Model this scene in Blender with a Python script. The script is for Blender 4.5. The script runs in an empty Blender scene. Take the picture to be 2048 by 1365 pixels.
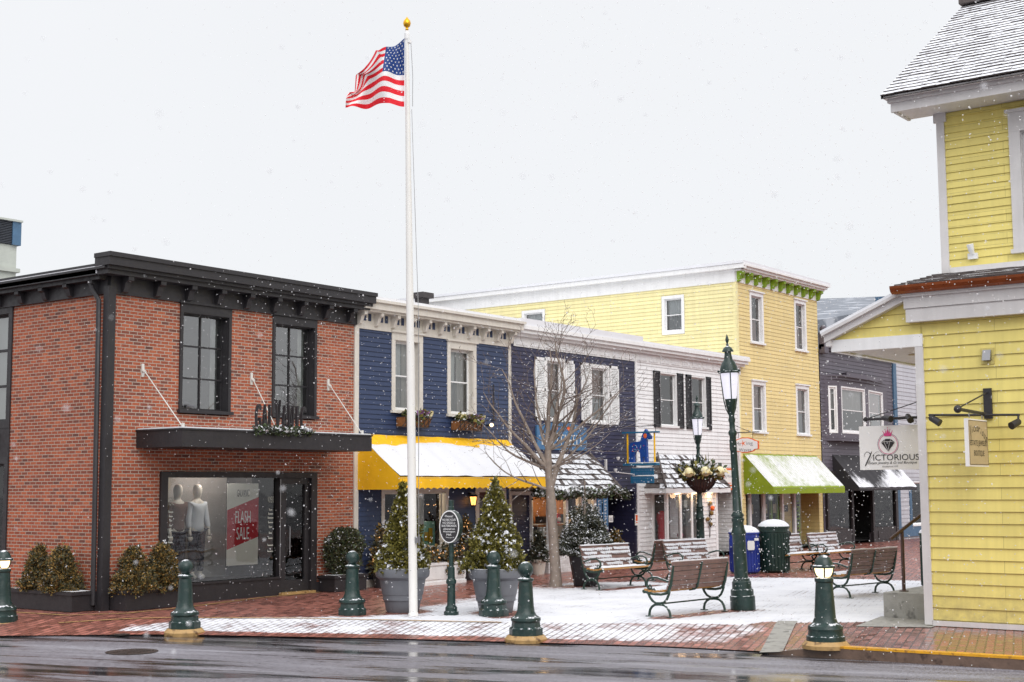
import bpy, bmesh, math, random
from math import sin, cos, pi, radians, sqrt, atan2, hypot
from mathutils import Vector, Matrix, noise as mnoise
random.seed(7)
SC = bpy.context.scene
COL = SC.collection

# ---------------------------------------------------------------- camera
YAW, PITCH, ROLL = 0.642, 0.1047, -0.0065
fwd = Vector((cos(YAW), sin(YAW), 0)); rgt = Vector((sin(YAW), -cos(YAW), 0)); upv = Vector((0, 0, 1))
Fv = fwd*cos(PITCH) + upv*sin(PITCH); Uv = -fwd*sin(PITCH) + upv*cos(PITCH)
cs, sn = cos(ROLL), sin(ROLL)
cx_ = rgt*cs + Uv*sn; cy_ = -rgt*sn + Uv*cs; cz_ = -Fv
cam = bpy.data.cameras.new("camera"); camo = bpy.data.objects.new("camera", cam); COL.objects.link(camo)
M = Matrix.Identity(4)
for i in range(3):
    M[i][0], M[i][1], M[i][2] = cx_[i], cy_[i], cz_[i]
M[0][3], M[1][3], M[2][3] = -15.59, -20.67, 2.1
camo.matrix_world = M
cam.sensor_width = 36.0; cam.lens = 49.1; cam.clip_start = 0.1; cam.clip_end = 2000
cam.dof.use_dof = True; cam.dof.focus_distance = 24.0; cam.dof.aperture_fstop = 5.6
SC.camera = camo

# ---------------------------------------------------------------- world: overcast snow sky
W = bpy.data.worlds.new("World"); SC.world = W; W.use_nodes = True
nt = W.node_tree; nt.nodes.clear()
def wn(t, **k):
    n = nt.nodes.new(t)
    for a, b in k.items(): setattr(n, a, b)
    return n
sky = wn("ShaderNodeTexSky", sky_type='NISHITA', sun_disc=False, sun_elevation=radians(41), sun_rotation=radians(214))
b1 = wn("ShaderNodeBackground"); b1.inputs[1].default_value = 0.006
nt.links.new(sky.outputs[0], b1.inputs[0])
tc = wn("ShaderNodeTexCoord"); sx = wn("ShaderNodeSeparateXYZ"); cr = wn("ShaderNodeValToRGB")
nt.links.new(tc.outputs['Generated'], sx.inputs[0]); nt.links.new(sx.outputs[2], cr.inputs[0])
e = cr.color_ramp.elements
e[0].position = 0.0; e[0].color = (0.785, 0.794, 0.812, 1)
e[1].position = 1.0; e[1].color = (1.5, 1.5, 1.53, 1)
q = e.new(0.36); q.color = (0.815, 0.824, 0.842, 1)
q = e.new(0.62); q.color = (1.25, 1.25, 1.28, 1)
wno = wn("ShaderNodeTexNoise"); wno.inputs['Scale'].default_value = 2.2; wno.inputs['Detail'].default_value = 4
mp = wn("ShaderNodeMapRange"); mp.inputs[3].default_value = 0.96; mp.inputs[4].default_value = 1.04
nt.links.new(tc.outputs['Generated'], wno.inputs['Vector']); nt.links.new(wno.outputs[0], mp.inputs[0])
b2 = wn("ShaderNodeBackground"); nt.links.new(cr.outputs[0], b2.inputs[0]); nt.links.new(mp.outputs[0], b2.inputs[1])
ad = wn("ShaderNodeAddShader"); ow = wn("ShaderNodeOutputWorld")
nt.links.new(b1.outputs[0], ad.inputs[0]); nt.links.new(b2.outputs[0], ad.inputs[1]); nt.links.new(ad.outputs[0], ow.inputs[0])

sl = bpy.data.lights.new("sun", 'SUN'); sl.energy = 1.5; sl.angle = radians(50); sl.color = (1.0, 0.985, 0.965)
so = bpy.data.objects.new("sun", sl); COL.objects.link(so)
sd = Vector((0.42, 0.62, -0.66)).normalized()
so.rotation_euler = sd.to_track_quat('-Z', 'Y').to_euler()
vs = SC.view_settings
vs.view_transform = 'Standard'; vs.look = 'None'; vs.exposure = 0.12; vs.gamma = 1.0
cy = SC.cycles
cy.max_bounces = 7; cy.diffuse_bounces = 3; cy.glossy_bounces = 3; cy.transparent_max_bounces = 10
cy.caustics_reflective = False; cy.caustics_refractive = False; cy.sample_clamp_indirect = 4.0

# ---------------------------------------------------------------- materials
def srgb(r, g, b, k=1.0):
    f = lambda c: (c/12.92 if c <= .04045 else ((c+.055)/1.055)**2.4)
    return tuple(f(c/255.)*k for c in (r, g, b))
class NT:
    def __init__(s, name):
        s.m = bpy.data.materials.new(name); s.m.use_nodes = True; s.t = s.m.node_tree; s.t.nodes.clear()
        s.out = s.n("ShaderNodeOutputMaterial")
    def n(s, t, ins=None, **k):
        x = s.t.nodes.new(t)
        for a, b in k.items(): setattr(x, a, b)
        for a, b in (ins or {}).items():
            if hasattr(b, 'is_output') or isinstance(b, bpy.types.NodeSocket): s.t.links.new(b, x.inputs[a])
            else: x.inputs[a].default_value = b
        return x
    def uv(s): return s.n("ShaderNodeUVMap", uv_map="UVMap").outputs[0]
    def obj(s): return s.n("ShaderNodeTexCoord").outputs['Object']
    def geo(s): return s.n("ShaderNodeNewGeometry")
    def noise(s, vec, scale, detail=4, rough=.55):
        return s.n("ShaderNodeTexNoise", {'Vector': vec, 'Scale': scale, 'Detail': detail, 'Roughness': rough}).outputs[0]
    def math(s, op, a, b=0.0, c=0.0, clamp=False):
        x = s.n("ShaderNodeMath", {0: a, 1: b, 2: c}, operation=op); x.use_clamp = clamp; return x.outputs[0]
    def rng(s, v, a, b, c=0., d=1.):
        return s.n("ShaderNodeMapRange", {0: v, 1: a, 2: b, 3: c, 4: d}).outputs[0]
    def mixc(s, f, a, b):
        x = s.n("ShaderNodeMix", data_type='RGBA')
        for i, v in ((0, f), (6, a), (7, b)):
            if isinstance(v, bpy.types.NodeSocket): s.t.links.new(v, x.inputs[i])
            else: x.inputs[i].default_value = v if i == 0 else (*v, 1) if len(v) == 3 else v
        return x.outputs[2]
    def scalec(s, c, f):
        x = s.n("ShaderNodeVectorMath", {0: c, 3: f}, operation='SCALE'); return x.outputs[0]
    def map(s, vec, scale=(1, 1, 1), rot=(0, 0, 0), loc=(0, 0, 0)):
        return s.n("ShaderNodeMapping", {'Vector': vec, 'Scale': scale, 'Rotation': rot, 'Location': loc}).outputs[0]
    def bump(s, h, st=.3, dist=.01):
        return s.n("ShaderNodeBump", {'Height': h, 'Strength': st, 'Distance': dist}).outputs[0]
    def bsdf(s, col, rough=.6, normal=None, metal=0., spec=.5, **k):
        ins = {'Base Color': col if isinstance(col, bpy.types.NodeSocket) else (*col, 1), 'Roughness': rough, 'Metallic': metal, 'Specular IOR Level': spec}
        if normal is not None: ins['Normal'] = normal
        ins.update(k)
        return s.n("ShaderNodeBsdfPrincipled", ins).outputs[0]
    def done(s, sh):
        s.t.links.new(sh, s.out.inputs[0]); return s.m
SNOWC = srgb(238, 240, 245, .9)
def P(name, col, rough=.6, var=.14, scale=5., bump=0., bscale=30., metal=0., spec=.5, snow=0., streak=0., fleck=None):
    """painted / solid surface: base colour broken up by noise, optional grain, optional settled snow on upward faces"""
    s = NT(name); o = s.obj()
    n1 = s.noise(o, scale); f = s.rng(n1, .25, .75, 1-var, 1+var)
    if streak:
        st = s.noise(s.map(o, (9, 9, .6)), 1.6, 3); f = s.math('MULTIPLY', f, s.rng(st, .3, .7, 1-streak, 1+streak*.4))
    c = s.scalec((*col,), f) if True else None
    if fleck:
        fl = s.noise(o, fleck[1], 2); c = s.mixc(s.rng(fl, .55, .7), c, fleck[0])
    r = s.rng(s.noise(o, scale*2.3, 3), .3, .7, max(.02, rough-.1), min(1, rough+.1))
    nm = s.bump(s.noise(o, bscale, 4), bump, .01) if bump else None
    if snow:
        g = s.geo(); nz = s.n("ShaderNodeSeparateXYZ", {0: g.outputs['Normal']}).outputs[2]
        k = s.math('ADD', nz, s.rng(s.noise(o, 14, 4), .2, .8, -.45, .45))
        k = s.rng(k, 1-snow*.8, 1.15-snow*.8)
        c = s.mixc(k, c, SNOWC); r = s.rng(k, 0, 1, rough, .8)
    return s.done(s.bsdf(c, r, nm, metal, spec))

M_ = {}
def mk(name, *a, **k): M_[name] = P(name, *a, **k); return M_[name]
def board(name, col, h, z0, rough=.5):
    """painted clapboard: every board its own faint tone, butt joints, rain streaks and splashed dirt low down"""
    s = NT(name); u = s.uv()
    b = s.n("ShaderNodeTexBrick", {'Vector': s.map(u, (1, 1, 1), (0, 0, 0), (0, -z0, 0)), 'Scale': 1.0, 'Color1': (0, 0, 0, 1), 'Color2': (1, 1, 1, 1), 'Mortar': (.5, .5, .5, 1),
            'Mortar Size': .0035, 'Mortar Smooth': .1, 'Bias': 0., 'Brick Width': 2.9, 'Row Height': h}, offset=.37)
    rnd = s.n("ShaderNodeSeparateXYZ", {0: b.outputs[0]}).outputs[0]
    f = s.rng(rnd, 0, 1, .94, 1.05)
    f = s.math('MULTIPLY', f, s.rng(s.noise(u, .9, 4), .3, .7, .95, 1.05))
    st = s.noise(s.map(u, (5, .35, 1)), 1.5, 4, .6); f = s.math('MULTIPLY', f, s.rng(st, .35, .75, 1.03, .90))
    f = s.math('MULTIPLY', f, s.rng(b.outputs[1], 0, 1, 1, .62))
    c = s.scalec((*col,), f)
    v = s.n("ShaderNodeSeparateXYZ", {0: u}).outputs[1]
    low = s.math('MULTIPLY', s.rng(v, .1, .75, 1, 0), s.rng(s.noise(u, 6, 5, .7), .35, .7))
    c = s.mixc(s.math('MULTIPLY', low, .55, clamp=True), c, srgb(112, 100, 88))
    sp = s.rng(s.noise(u, 38, 2), .72, .80); c = s.mixc(s.math('MULTIPLY', sp, .35), c, srgb(110, 104, 98))
    nm = s.bump(s.noise(s.map(u, (1.5, 30, 1)), 1.4, 3), .12, .006)
    M_[name] = s.done(s.bsdf(c, rough, nm))
mk('black_trim', srgb(44, 42, 45), .5, .15, bump=.1)
mk('black_panel', srgb(40, 37, 40), .55, .2, bump=.1)
mk('white_trim', srgb(236, 236, 236), .5, .05, 3, streak=.05)
mk('cream_trim', srgb(214, 208, 198), .5, .07, 3, streak=.08)
mk('grey_trim', srgb(212, 209, 208), .5, .06, 3, streak=.05)
board('blue_siding', srgb(44, 59, 92), 0.105, 0.15)
board('navy_siding', srgb(43, 43, 72), 0.105, 0.15)
board('white_siding', srgb(238, 238, 239), 0.118, 0.1)
board('gold_siding', srgb(229, 207, 144), 0.122, 0.1)
board('pale_siding', srgb(240, 229, 172), 0.125, 5.5)
board('yellow_siding', srgb(231, 214, 124), 0.178, 0.1)
board('charcoal_siding', srgb(92, 86, 96), 0.135, 2.6)
board('ltgrey_siding', srgb(186, 187, 194), 0.16, 0.5)
mk('dark_wood', srgb(46, 40, 42), .5, .2, 6)
mk('green_paint', srgb(126, 158, 26), .5, .1, 4)
mk('iron_green', srgb(27, 50, 47), .36, .3, 9, bump=.2, bscale=60, snow=.16, fleck=(srgb(52, 66, 62), 16))
mk('bench_green', srgb(31, 56, 46), .38, .25, 9, bump=.15, bscale=60, snow=.30)
mk('bench_wood', srgb(118, 90, 82), .5, .22, 5, bump=.25, bscale=40, streak=.15)
mk('bench_wood_wet', srgb(176, 128, 70), .4, .2, 5, bump=.2, bscale=40)
mk('pot_grey', srgb(104, 106, 112), .6, .1, 6, bump=.12, snow=.28)
mk('pot_black', srgb(44, 42, 46), .5, .2, 6, bump=.15)
mk('soil', srgb(58, 46, 38), .9, .3, 20, snow=.35)
mk('concrete', srgb(150, 148, 142), .6, .18, 5, bump=.3, bscale=40, fleck=(srgb(104, 102, 98), 7))
mk('tan_stone', srgb(176, 142, 92), .55, .22, 7, bump=.35, bscale=30, fleck=(srgb(96, 70, 44), 9))
mk('kerb_stone', srgb(104, 84, 72), .4, .3, 6, bump=.3, fleck=(srgb(70, 54, 46), 8))
mk('kerb_yellow', srgb(216, 156, 30), .4, .2, 8, bump=.2, fleck=(srgb(150, 104, 40), 12))
mk('pole_white', srgb(232, 230, 226), .35, .04, 2, spec=.5)
mk('gold', srgb(222, 168, 50), .25, .1, metal=1.)
mk('steel', srgb(150, 150, 152), .35, .1, metal=.9)
mk('yellow_cloth', srgb(246, 190, 22), .75, .08, 3, bump=.1, bscale=90)
mk('green_cloth', srgb(132, 152, 24), .75, .1, 3, bump=.1, bscale=90)
mk('black_cloth', srgb(42, 40, 44), .7, .15, 3)
mk('snow', srgb(238, 239, 244, .88), .75, .03, 3, bump=.35, bscale=14, spec=.3)
mk('bark', srgb(138, 125, 115), .8, .25, 8, bump=.5, bscale=50, snow=.22)
mk('twig', srgb(104, 90, 82), .8, .2, 8, snow=.34)
mk('shingle', srgb(88, 80, 78), .8, .35, 9, bump=.4, bscale=60)
mk('shingle_snow', srgb(234, 236, 241, .9), .8, .03, 3, bump=.5, bscale=25, fleck=(srgb(112, 106, 106), 13))
mk('copper', srgb(140, 72, 36), .35, .25, 5, metal=.6)
mk('red_door', srgb(88, 50, 44), .5, .15)
mk('stone_pale', srgb(176, 180, 172), .6, .1, 3)
mk('louver', srgb(52, 56, 64), .5, .15)
mk('steel_blue', srgb(70, 102, 130), .5, .12)
mk('shutter_black', srgb(40, 38, 42), .5, .1)
mk('reflection_grey', srgb(150, 146, 142), .8, .1)
mk('int_dark', srgb(58, 54, 54), .8, .2)
mk('int_wood', srgb(176, 118, 66), .6, .25, 4)
mk('curtain', srgb(206, 200, 196), .85, .06); mk('sheer', srgb(232, 232, 233), .85, .05); mk('sheer_grey', srgb(168, 168, 170), .85, .08); mk('rod_white', srgb(216, 214, 208), .4, .05)
mk('curtain_rose', srgb(176, 138, 128), .85, .1)
mk('mannequin', srgb(222, 212, 200), .4, .04)
mk('shirt_pale', srgb(214, 215, 220), .85, .08)
mk('jacket_brown', srgb(112, 86, 78), .85, .15)
mk('trousers', srgb(62, 62, 72), .85, .15)
mk('mint', srgb(150, 200, 180), .6, .08)
mk('amber', srgb(206, 160, 40), .6, .2)
mk('paper', srgb(226, 222, 214), .8, .04)
mk('sign_white', srgb(236, 234, 232), .6, .03, 4)
mk('sign_tan', srgb(186, 168, 134), .6, .08, 5)
mk('sign_red', srgb(178, 28, 44), .6, .06)
mk('ink', srgb(34, 32, 34), .6, .05)
mk('ink_soft', srgb(120, 118, 124), .6, .05)
mk('pink', srgb(214, 66, 132), .6, .05)
mk('orange', srgb(232, 100, 30), .55, .06)
mk('white_ink', srgb(236, 236, 236), .6, .03)
mk('sign_blue', srgb(66, 112, 154), .5, .15, 6)
mk('sign_teal', srgb(32, 104, 142), .5, .12, 6)
mk('horse_blue', srgb(26, 72, 150), .45, .12, 8)
mk('red_bit', srgb(200, 40, 50), .6, .1)
mk('flag_red', srgb(224, 20, 40), .7, .05)
mk('flag_white', srgb(236, 236, 236), .7, .03)
mk('flag_blue', srgb(28, 62, 128), .7, .08)
mk('bin_blue', srgb(38, 58, 148), .4, .1, 5)
mk('bin_green', srgb(28, 52, 46), .45, .15, 5)
mk('rust', srgb(74, 52, 46), .5, .3, 9)
mk('asphalt_cover', srgb(60, 54, 52), .35, .25, 12, bump=.5, bscale=50)
mk('basket', srgb(78, 58, 54), .8, .25, 12, bump=.5)
mk('coir', srgb(128, 84, 48), .85, .25, 12, bump=.5)
mk('cabbage_cream', srgb(232, 220, 176), .7, .1, 9)
mk('cabbage_purple', srgb(138, 88, 140), .7, .2, 12)
mk('leaf_a', srgb(104, 99, 36), .7, .25, 3)
mk('leaf_b', srgb(70, 68, 30), .7, .25, 3)
mk('leaf_c', srgb(128, 119, 50), .7, .25, 3)
mk('leaf_dark', srgb(58, 62, 50), .7, .25, 3)
mk('leaf_dark2', srgb(76, 74, 56), .7, .25, 3)
mk('leaf_rust', srgb(126, 100, 50), .7, .3, 3)
mk('leaf_rust2', srgb(150, 120, 64), .7, .3, 3)
mk('leaf_green', srgb(72, 86, 54), .7, .25, 3)
mk('tip_snow', srgb(236, 238, 243), .8, .03, 3)
mk('roof_grey', srgb(112, 118, 128), .6, .10, 1.2, streak=.25, fleck=(srgb(176, 180, 188), .9))

def emit(name, col, st):
    s = NT(name); M_[name] = s.done(s.n("ShaderNodeEmission", {'Color': (*col, 1), 'Strength': st}).outputs[0])
emit('bulb_warm', (1, .66, .3), 5.0)
emit('bulb_orange', (1, .42, .10), 3.0)
emit('fairy', (1, .5, .2), 1.6)
emit('bulb_flood', (1, .66, .30), 6.0)
def flake_mat():
    s = NT('snowflake'); d = s.n('ShaderNodeBsdfDiffuse', {'Color': (.95, .95, .97, 1)}).outputs[0]; t = s.n('ShaderNodeBsdfTranslucent', {'Color': (.95, .95, .97, 1)}).outputs[0]; p = s.n('ShaderNodeBsdfTransparent').outputs[0]
    m = s.n('ShaderNodeMixShader', {0: .5, 1: d, 2: t}).outputs[0]; M_['snowflake'] = s.done(s.n('ShaderNodeMixShader', {0: .45, 1: m, 2: p}).outputs[0])
flake_mat()
def globe(name, col, st):                       # lit frosted glass of the lamps
    s = NT(name)
    em = s.n("ShaderNodeEmission", {'Color': (*col, 1), 'Strength': st}).outputs[0]
    gl = s.bsdf((.85, .84, .88), .2, spec=.5)
    M_[name] = s.done(s.n("ShaderNodeMixShader", {0: .55, 1: gl, 2: em}).outputs[0])
globe('globe_cool', (.88, .86, 1.0), 1.25)
globe('globe_warm', (1.0, .72, .36), 5.0)
def glass(name, refl, tint=(1, 1, 1), k=1.5):
    s = NT(name)
    fr = s.n("ShaderNodeFresnel", {'IOR': 1.5}).outputs[0]
    fac = s.math('ADD', s.math('MULTIPLY', fr, k), refl, clamp=True)
    wav = s.bump(s.noise(s.obj(), 1.3, 2), .05, .05)
    gl = s.n("ShaderNodeBsdfGlossy", {'Color': (*tint, 1), 'Roughness': .02, 'Normal': wav}).outputs[0]
    tr = s.n("ShaderNodeBsdfTransparent", {'Color': (.86, .9, .9, 1)}).outputs[0]
    M_[name] = s.done(s.n("ShaderNodeMixShader", {0: fac, 1: tr, 2: gl}).outputs[0])
glass('glass', .04); glass('glass_shop', .0, k=.9); glass('glass_sky', .17); glass('glass_display', .025, k=1.1)

def brick_mat():
    s = NT('brick'); u = s.uv()
    wob = s.n("ShaderNodeTexNoise", {'Vector': u, 'Scale': 3.0, 'Detail': 2}).outputs['Color']
    uu = s.n("ShaderNodeVectorMath", {0: u, 1: s.scalec(wob, .006)}, operation='ADD').outputs[0]
    b = s.n("ShaderNodeTexBrick", {'Vector': uu, 'Scale': 1.0, 'Color1': (0, 0, 0, 1), 'Color2': (1, 1, 1, 1), 'Mortar': (.5, .5, .5, 1), 'Mortar Size': .0075,
            'Mortar Smooth': .2, 'Bias': 0., 'Brick Width': .18, 'Row Height': .0615}, offset=.5)
    rnd = s.n("ShaderNodeSeparateXYZ", {0: b.outputs[0]}).outputs[0]
    n = s.noise(u, 26, 5)
    ramp = s.n("ShaderNodeValToRGB", {0: rnd}); e = ramp.color_ramp.elements
    e[0].position = 0; e[0].color = (*srgb(108, 66, 56), 1); e[1].position = 1; e[1].color = (*srgb(182, 101, 68), 1)
    for p_, c in ((.14, (136, 73, 55)), (.45, (156, 79, 54)), (.75, (170, 88, 58))):
        q = e.new(p_); q.color = (*srgb(*c), 1)
    c = s.scalec(ramp.outputs[0], s.rng(n, .3, .7, .78, 1.2))
    big = s.noise(u, .5, 4, .65); c = s.scalec(c, s.rng(big, .3, .7, .84, 1.1)); stn = s.noise(s.map(u, (2.2, .25, 1)), 1.2, 4, .6); c = s.scalec(c, s.rng(stn, .5, .75, 1.0, .82))
    mort = s.scalec((*srgb(180, 166, 152),), s.rng(s.noise(u, 40, 3), .3, .7, .75, 1.1))
    c = s.mixc(b.outputs[1], c, mort)
    h = s.math('SUBTRACT', s.math('MULTIPLY', n, .35), b.outputs[1])
    M_['brick'] = s.done(s.bsdf(c, .8, s.bump(h, .6, .008)))
brick_mat()

def road_mat():
    s = NT('wet_asphalt'); o = s.obj(); a = -radians(16.5)
    along = s.map(o, (1, 1, 1), (0, 0, a))
    st = s.noise(s.map(along, (1.5, .10, 1)), 1.0, 5, .6)        # long tyre-track streaks along the street
    st2 = s.noise(s.map(along, (6.0, .25, 1)), 1.0, 4, .6)
    pud = s.noise(s.map(along, (.62, .17, 1), loc=(1.3, .2, 0)), 1.0, 5, .55)
    grit = s.noise(o, 90, 3); agg = s.n("ShaderNodeTexVoronoi", {'Vector': o, 'Scale': 85.}).outputs[0]
    spk = s.noise(s.map(along, (7, 26, 1)), 1.0, 4, .7)
    wet = s.rng(s.math('ADD', s.math('MULTIPLY', st, .38), s.math('ADD', s.math('MULTIPLY', st2, .22), s.math("MULTIPLY", pud, .8))), .668, .715)
    sky_sheen = s.rng(s.math('ADD', s.noise(s.map(along, (3, .2, 1)), 1., 5, .65), s.math('MULTIPLY', grit, .25)), .60, .86)  # pale streaks put into the colour for sky sheen on wet asphalt
    c = s.mixc(s.rng(grit, .3, .7), srgb(94, 91, 97), srgb(136, 133, 140))
    sparkle_grain = s.noise(s.map(along, (16, 48, 1)), 1.0, 3, .8)  # pale specks of this grain are wet sparkle painted into the colour
    c = s.scalec(c, s.rng(spk, .3, .7, .55, 1.4)); c = s.mixc(s.rng(sparkle_grain, .60, .74), c, srgb(196, 196, 204)); c = s.mixc(s.math('MULTIPLY', s.rng(sparkle_grain, .42, .28), .8), c, srgb(46, 44, 46)); c = s.mixc(wet, c, srgb(40, 36, 38)); c = s.mixc(s.math('MULTIPLY', sky_sheen, .55), c, srgb(176, 176, 184))
    r = s.math('ADD', s.math('ADD', s.rng(wet, 0, 1, .5, .05), s.math('MULTIPLY', s.rng(spk, .3, .7, -.2, .2), s.math('SUBTRACT', 1, wet))), s.math('MULTIPLY', sky_sheen, .25))
    h = s.math('MULTIPLY', s.math('ADD', agg, grit), s.rng(wet, 0, 1, 1., .06))
    M_['wet_asphalt'] = s.done(s.bsdf(c, r, s.bump(h, .45, .006), spec=s.rng(wet, 0, 1, .22, .6)))
road_mat()

def pave_mat():
    """clay pavers with snow lying on them: the vertex attribute 'snow' says how much has settled where, the joints hold less"""
    s = NT('brick_paving'); o = s.obj()
    att = s.n("ShaderNodeAttribute", attribute_name='snow').outputs['Fac']
    wetA = s.n("ShaderNodeAttribute", attribute_name='wet').outputs['Fac']
    rot = s.map(o, (1, 1, 1), (0, 0, -radians(17)))
    b = s.n("ShaderNodeTexBrick", {'Vector': rot, 'Scale': 1.0, 'Color1': (0, 0, 0, 1), 'Color2': (1, 1, 1, 1), 'Mortar': (.5, .5, .5, 1),
            'Mortar Size': .012, 'Mortar Smooth': .3, 'Bias': 0., 'Brick Width': .23, 'Row Height': .115}, offset=.5)
    rnd = s.n("ShaderNodeSeparateXYZ", {0: b.outputs[0]}).outputs[0]
    n = s.noise(o, 22, 5)
    c = s.mixc(rnd, srgb(130, 82, 72), srgb(186, 120, 106)); c = s.scalec(c, s.rng(n, .3, .7, .8, 1.15))
    c = s.mixc(b.outputs[1], c, srgb(86, 58, 52))
    c = s.mixc(s.math('MULTIPLY', wetA, .5), c, s.scalec(c, .45))
    n1 = s.noise(o, 1.1, 5, .6); n2 = s.noise(s.map(o, (1, 1, 1), (0, 0, radians(20)), (3, 1, 0)), 7, 4, .6); n3 = s.noise(o, 45, 3)
    k = s.math('ADD', att, s.math('ADD', s.rng(n1, .25, .75, -.42, .34), s.rng(n2, .25, .75, -.16, .16)))
    k = s.math('ADD', k, s.rng(n3, .3, .7, -.1, .1))
    k = s.math('SUBTRACT', k, s.math('MULTIPLY', b.outputs[1], .36))
    k = s.math('ADD', k, s.math('MULTIPLY', s.math('SUBTRACT', rnd, .5), .14))
    k = s.rng(k, .30, .62)
    sc = s.mixc(s.rng(n1, .3, .7), srgb(218, 220, 227, .9), srgb(238, 239, 244, .9))
    col = s.mixc(k, c, sc)
    r0 = s.rng(wetA, 0, 1, .42, .16); r0 = s.math('ADD', r0, s.rng(n2, .3, .7, -.07, .12)); r0 = s.math('ADD', r0, s.rng(rnd, 0, 1, -.08, .16))
    r = s.math('ADD', s.math('MULTIPLY', s.math('SUBTRACT', 1, k), r0), s.math('MULTIPLY', k, .8))
    h = s.math('ADD', s.math('MULTIPLY', s.math('SUBTRACT', 1, b.outputs[1]), .4), s.math('ADD', s.math('MULTIPLY', k, .8), s.math('ADD', s.math('MULTIPLY', rnd, .5), s.math('MULTIPLY', n2, .35))))
    M_['brick_paving'] = s.done(s.bsdf(col, r, s.bump(h, .4, .012)))
pave_mat()

def awning_mat(name, cloth, thick, stripe):
    """cloth with a sheet of settled snow, thin near the wall where it slid off"""
    s = NT(name); o = s.obj(); u = s.uv()
    att = s.n("ShaderNodeAttribute", attribute_name='snow').outputs['Fac']
    n1 = s.noise(s.map(u, (1, .55, 1)), 1.1, 4, .5); n2 = s.noise(u, 9, 4)
    k = s.math('ADD', att, s.math('ADD', s.rng(n1, .25, .75, -thick, thick), s.rng(n2, .3, .7, -.1, .1)))
    if stripe:
        w = s.n("ShaderNodeTexWave", {'Vector': s.map(u, (1, 0, 0)), 'Scale': stripe, 'Distortion': .6, 'Detail': 2.}).outputs['Fac']
        k = s.math('SUBTRACT', k, s.rng(w, .93, 1., 0, .32))
    k = s.rng(k, .36, .62)
    c = s.mixc(k, s.scalec((*cloth,), s.rng(n2, .3, .7, .88, 1.1)), srgb(236, 237, 242, .9))
    M_[name] = s.done(s.bsdf(c, .78, s.bump(s.math('ADD', k, s.math('MULTIPLY', n2, .3)), .3, .012)))
awning_mat('awning_yellow', srgb(246, 190, 22), .30, 0)
awning_mat('awning_green', srgb(132, 152, 24), .12, 2.6)
awning_mat('awning_black', srgb(44, 42, 46), .34, 2.2)
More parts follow.
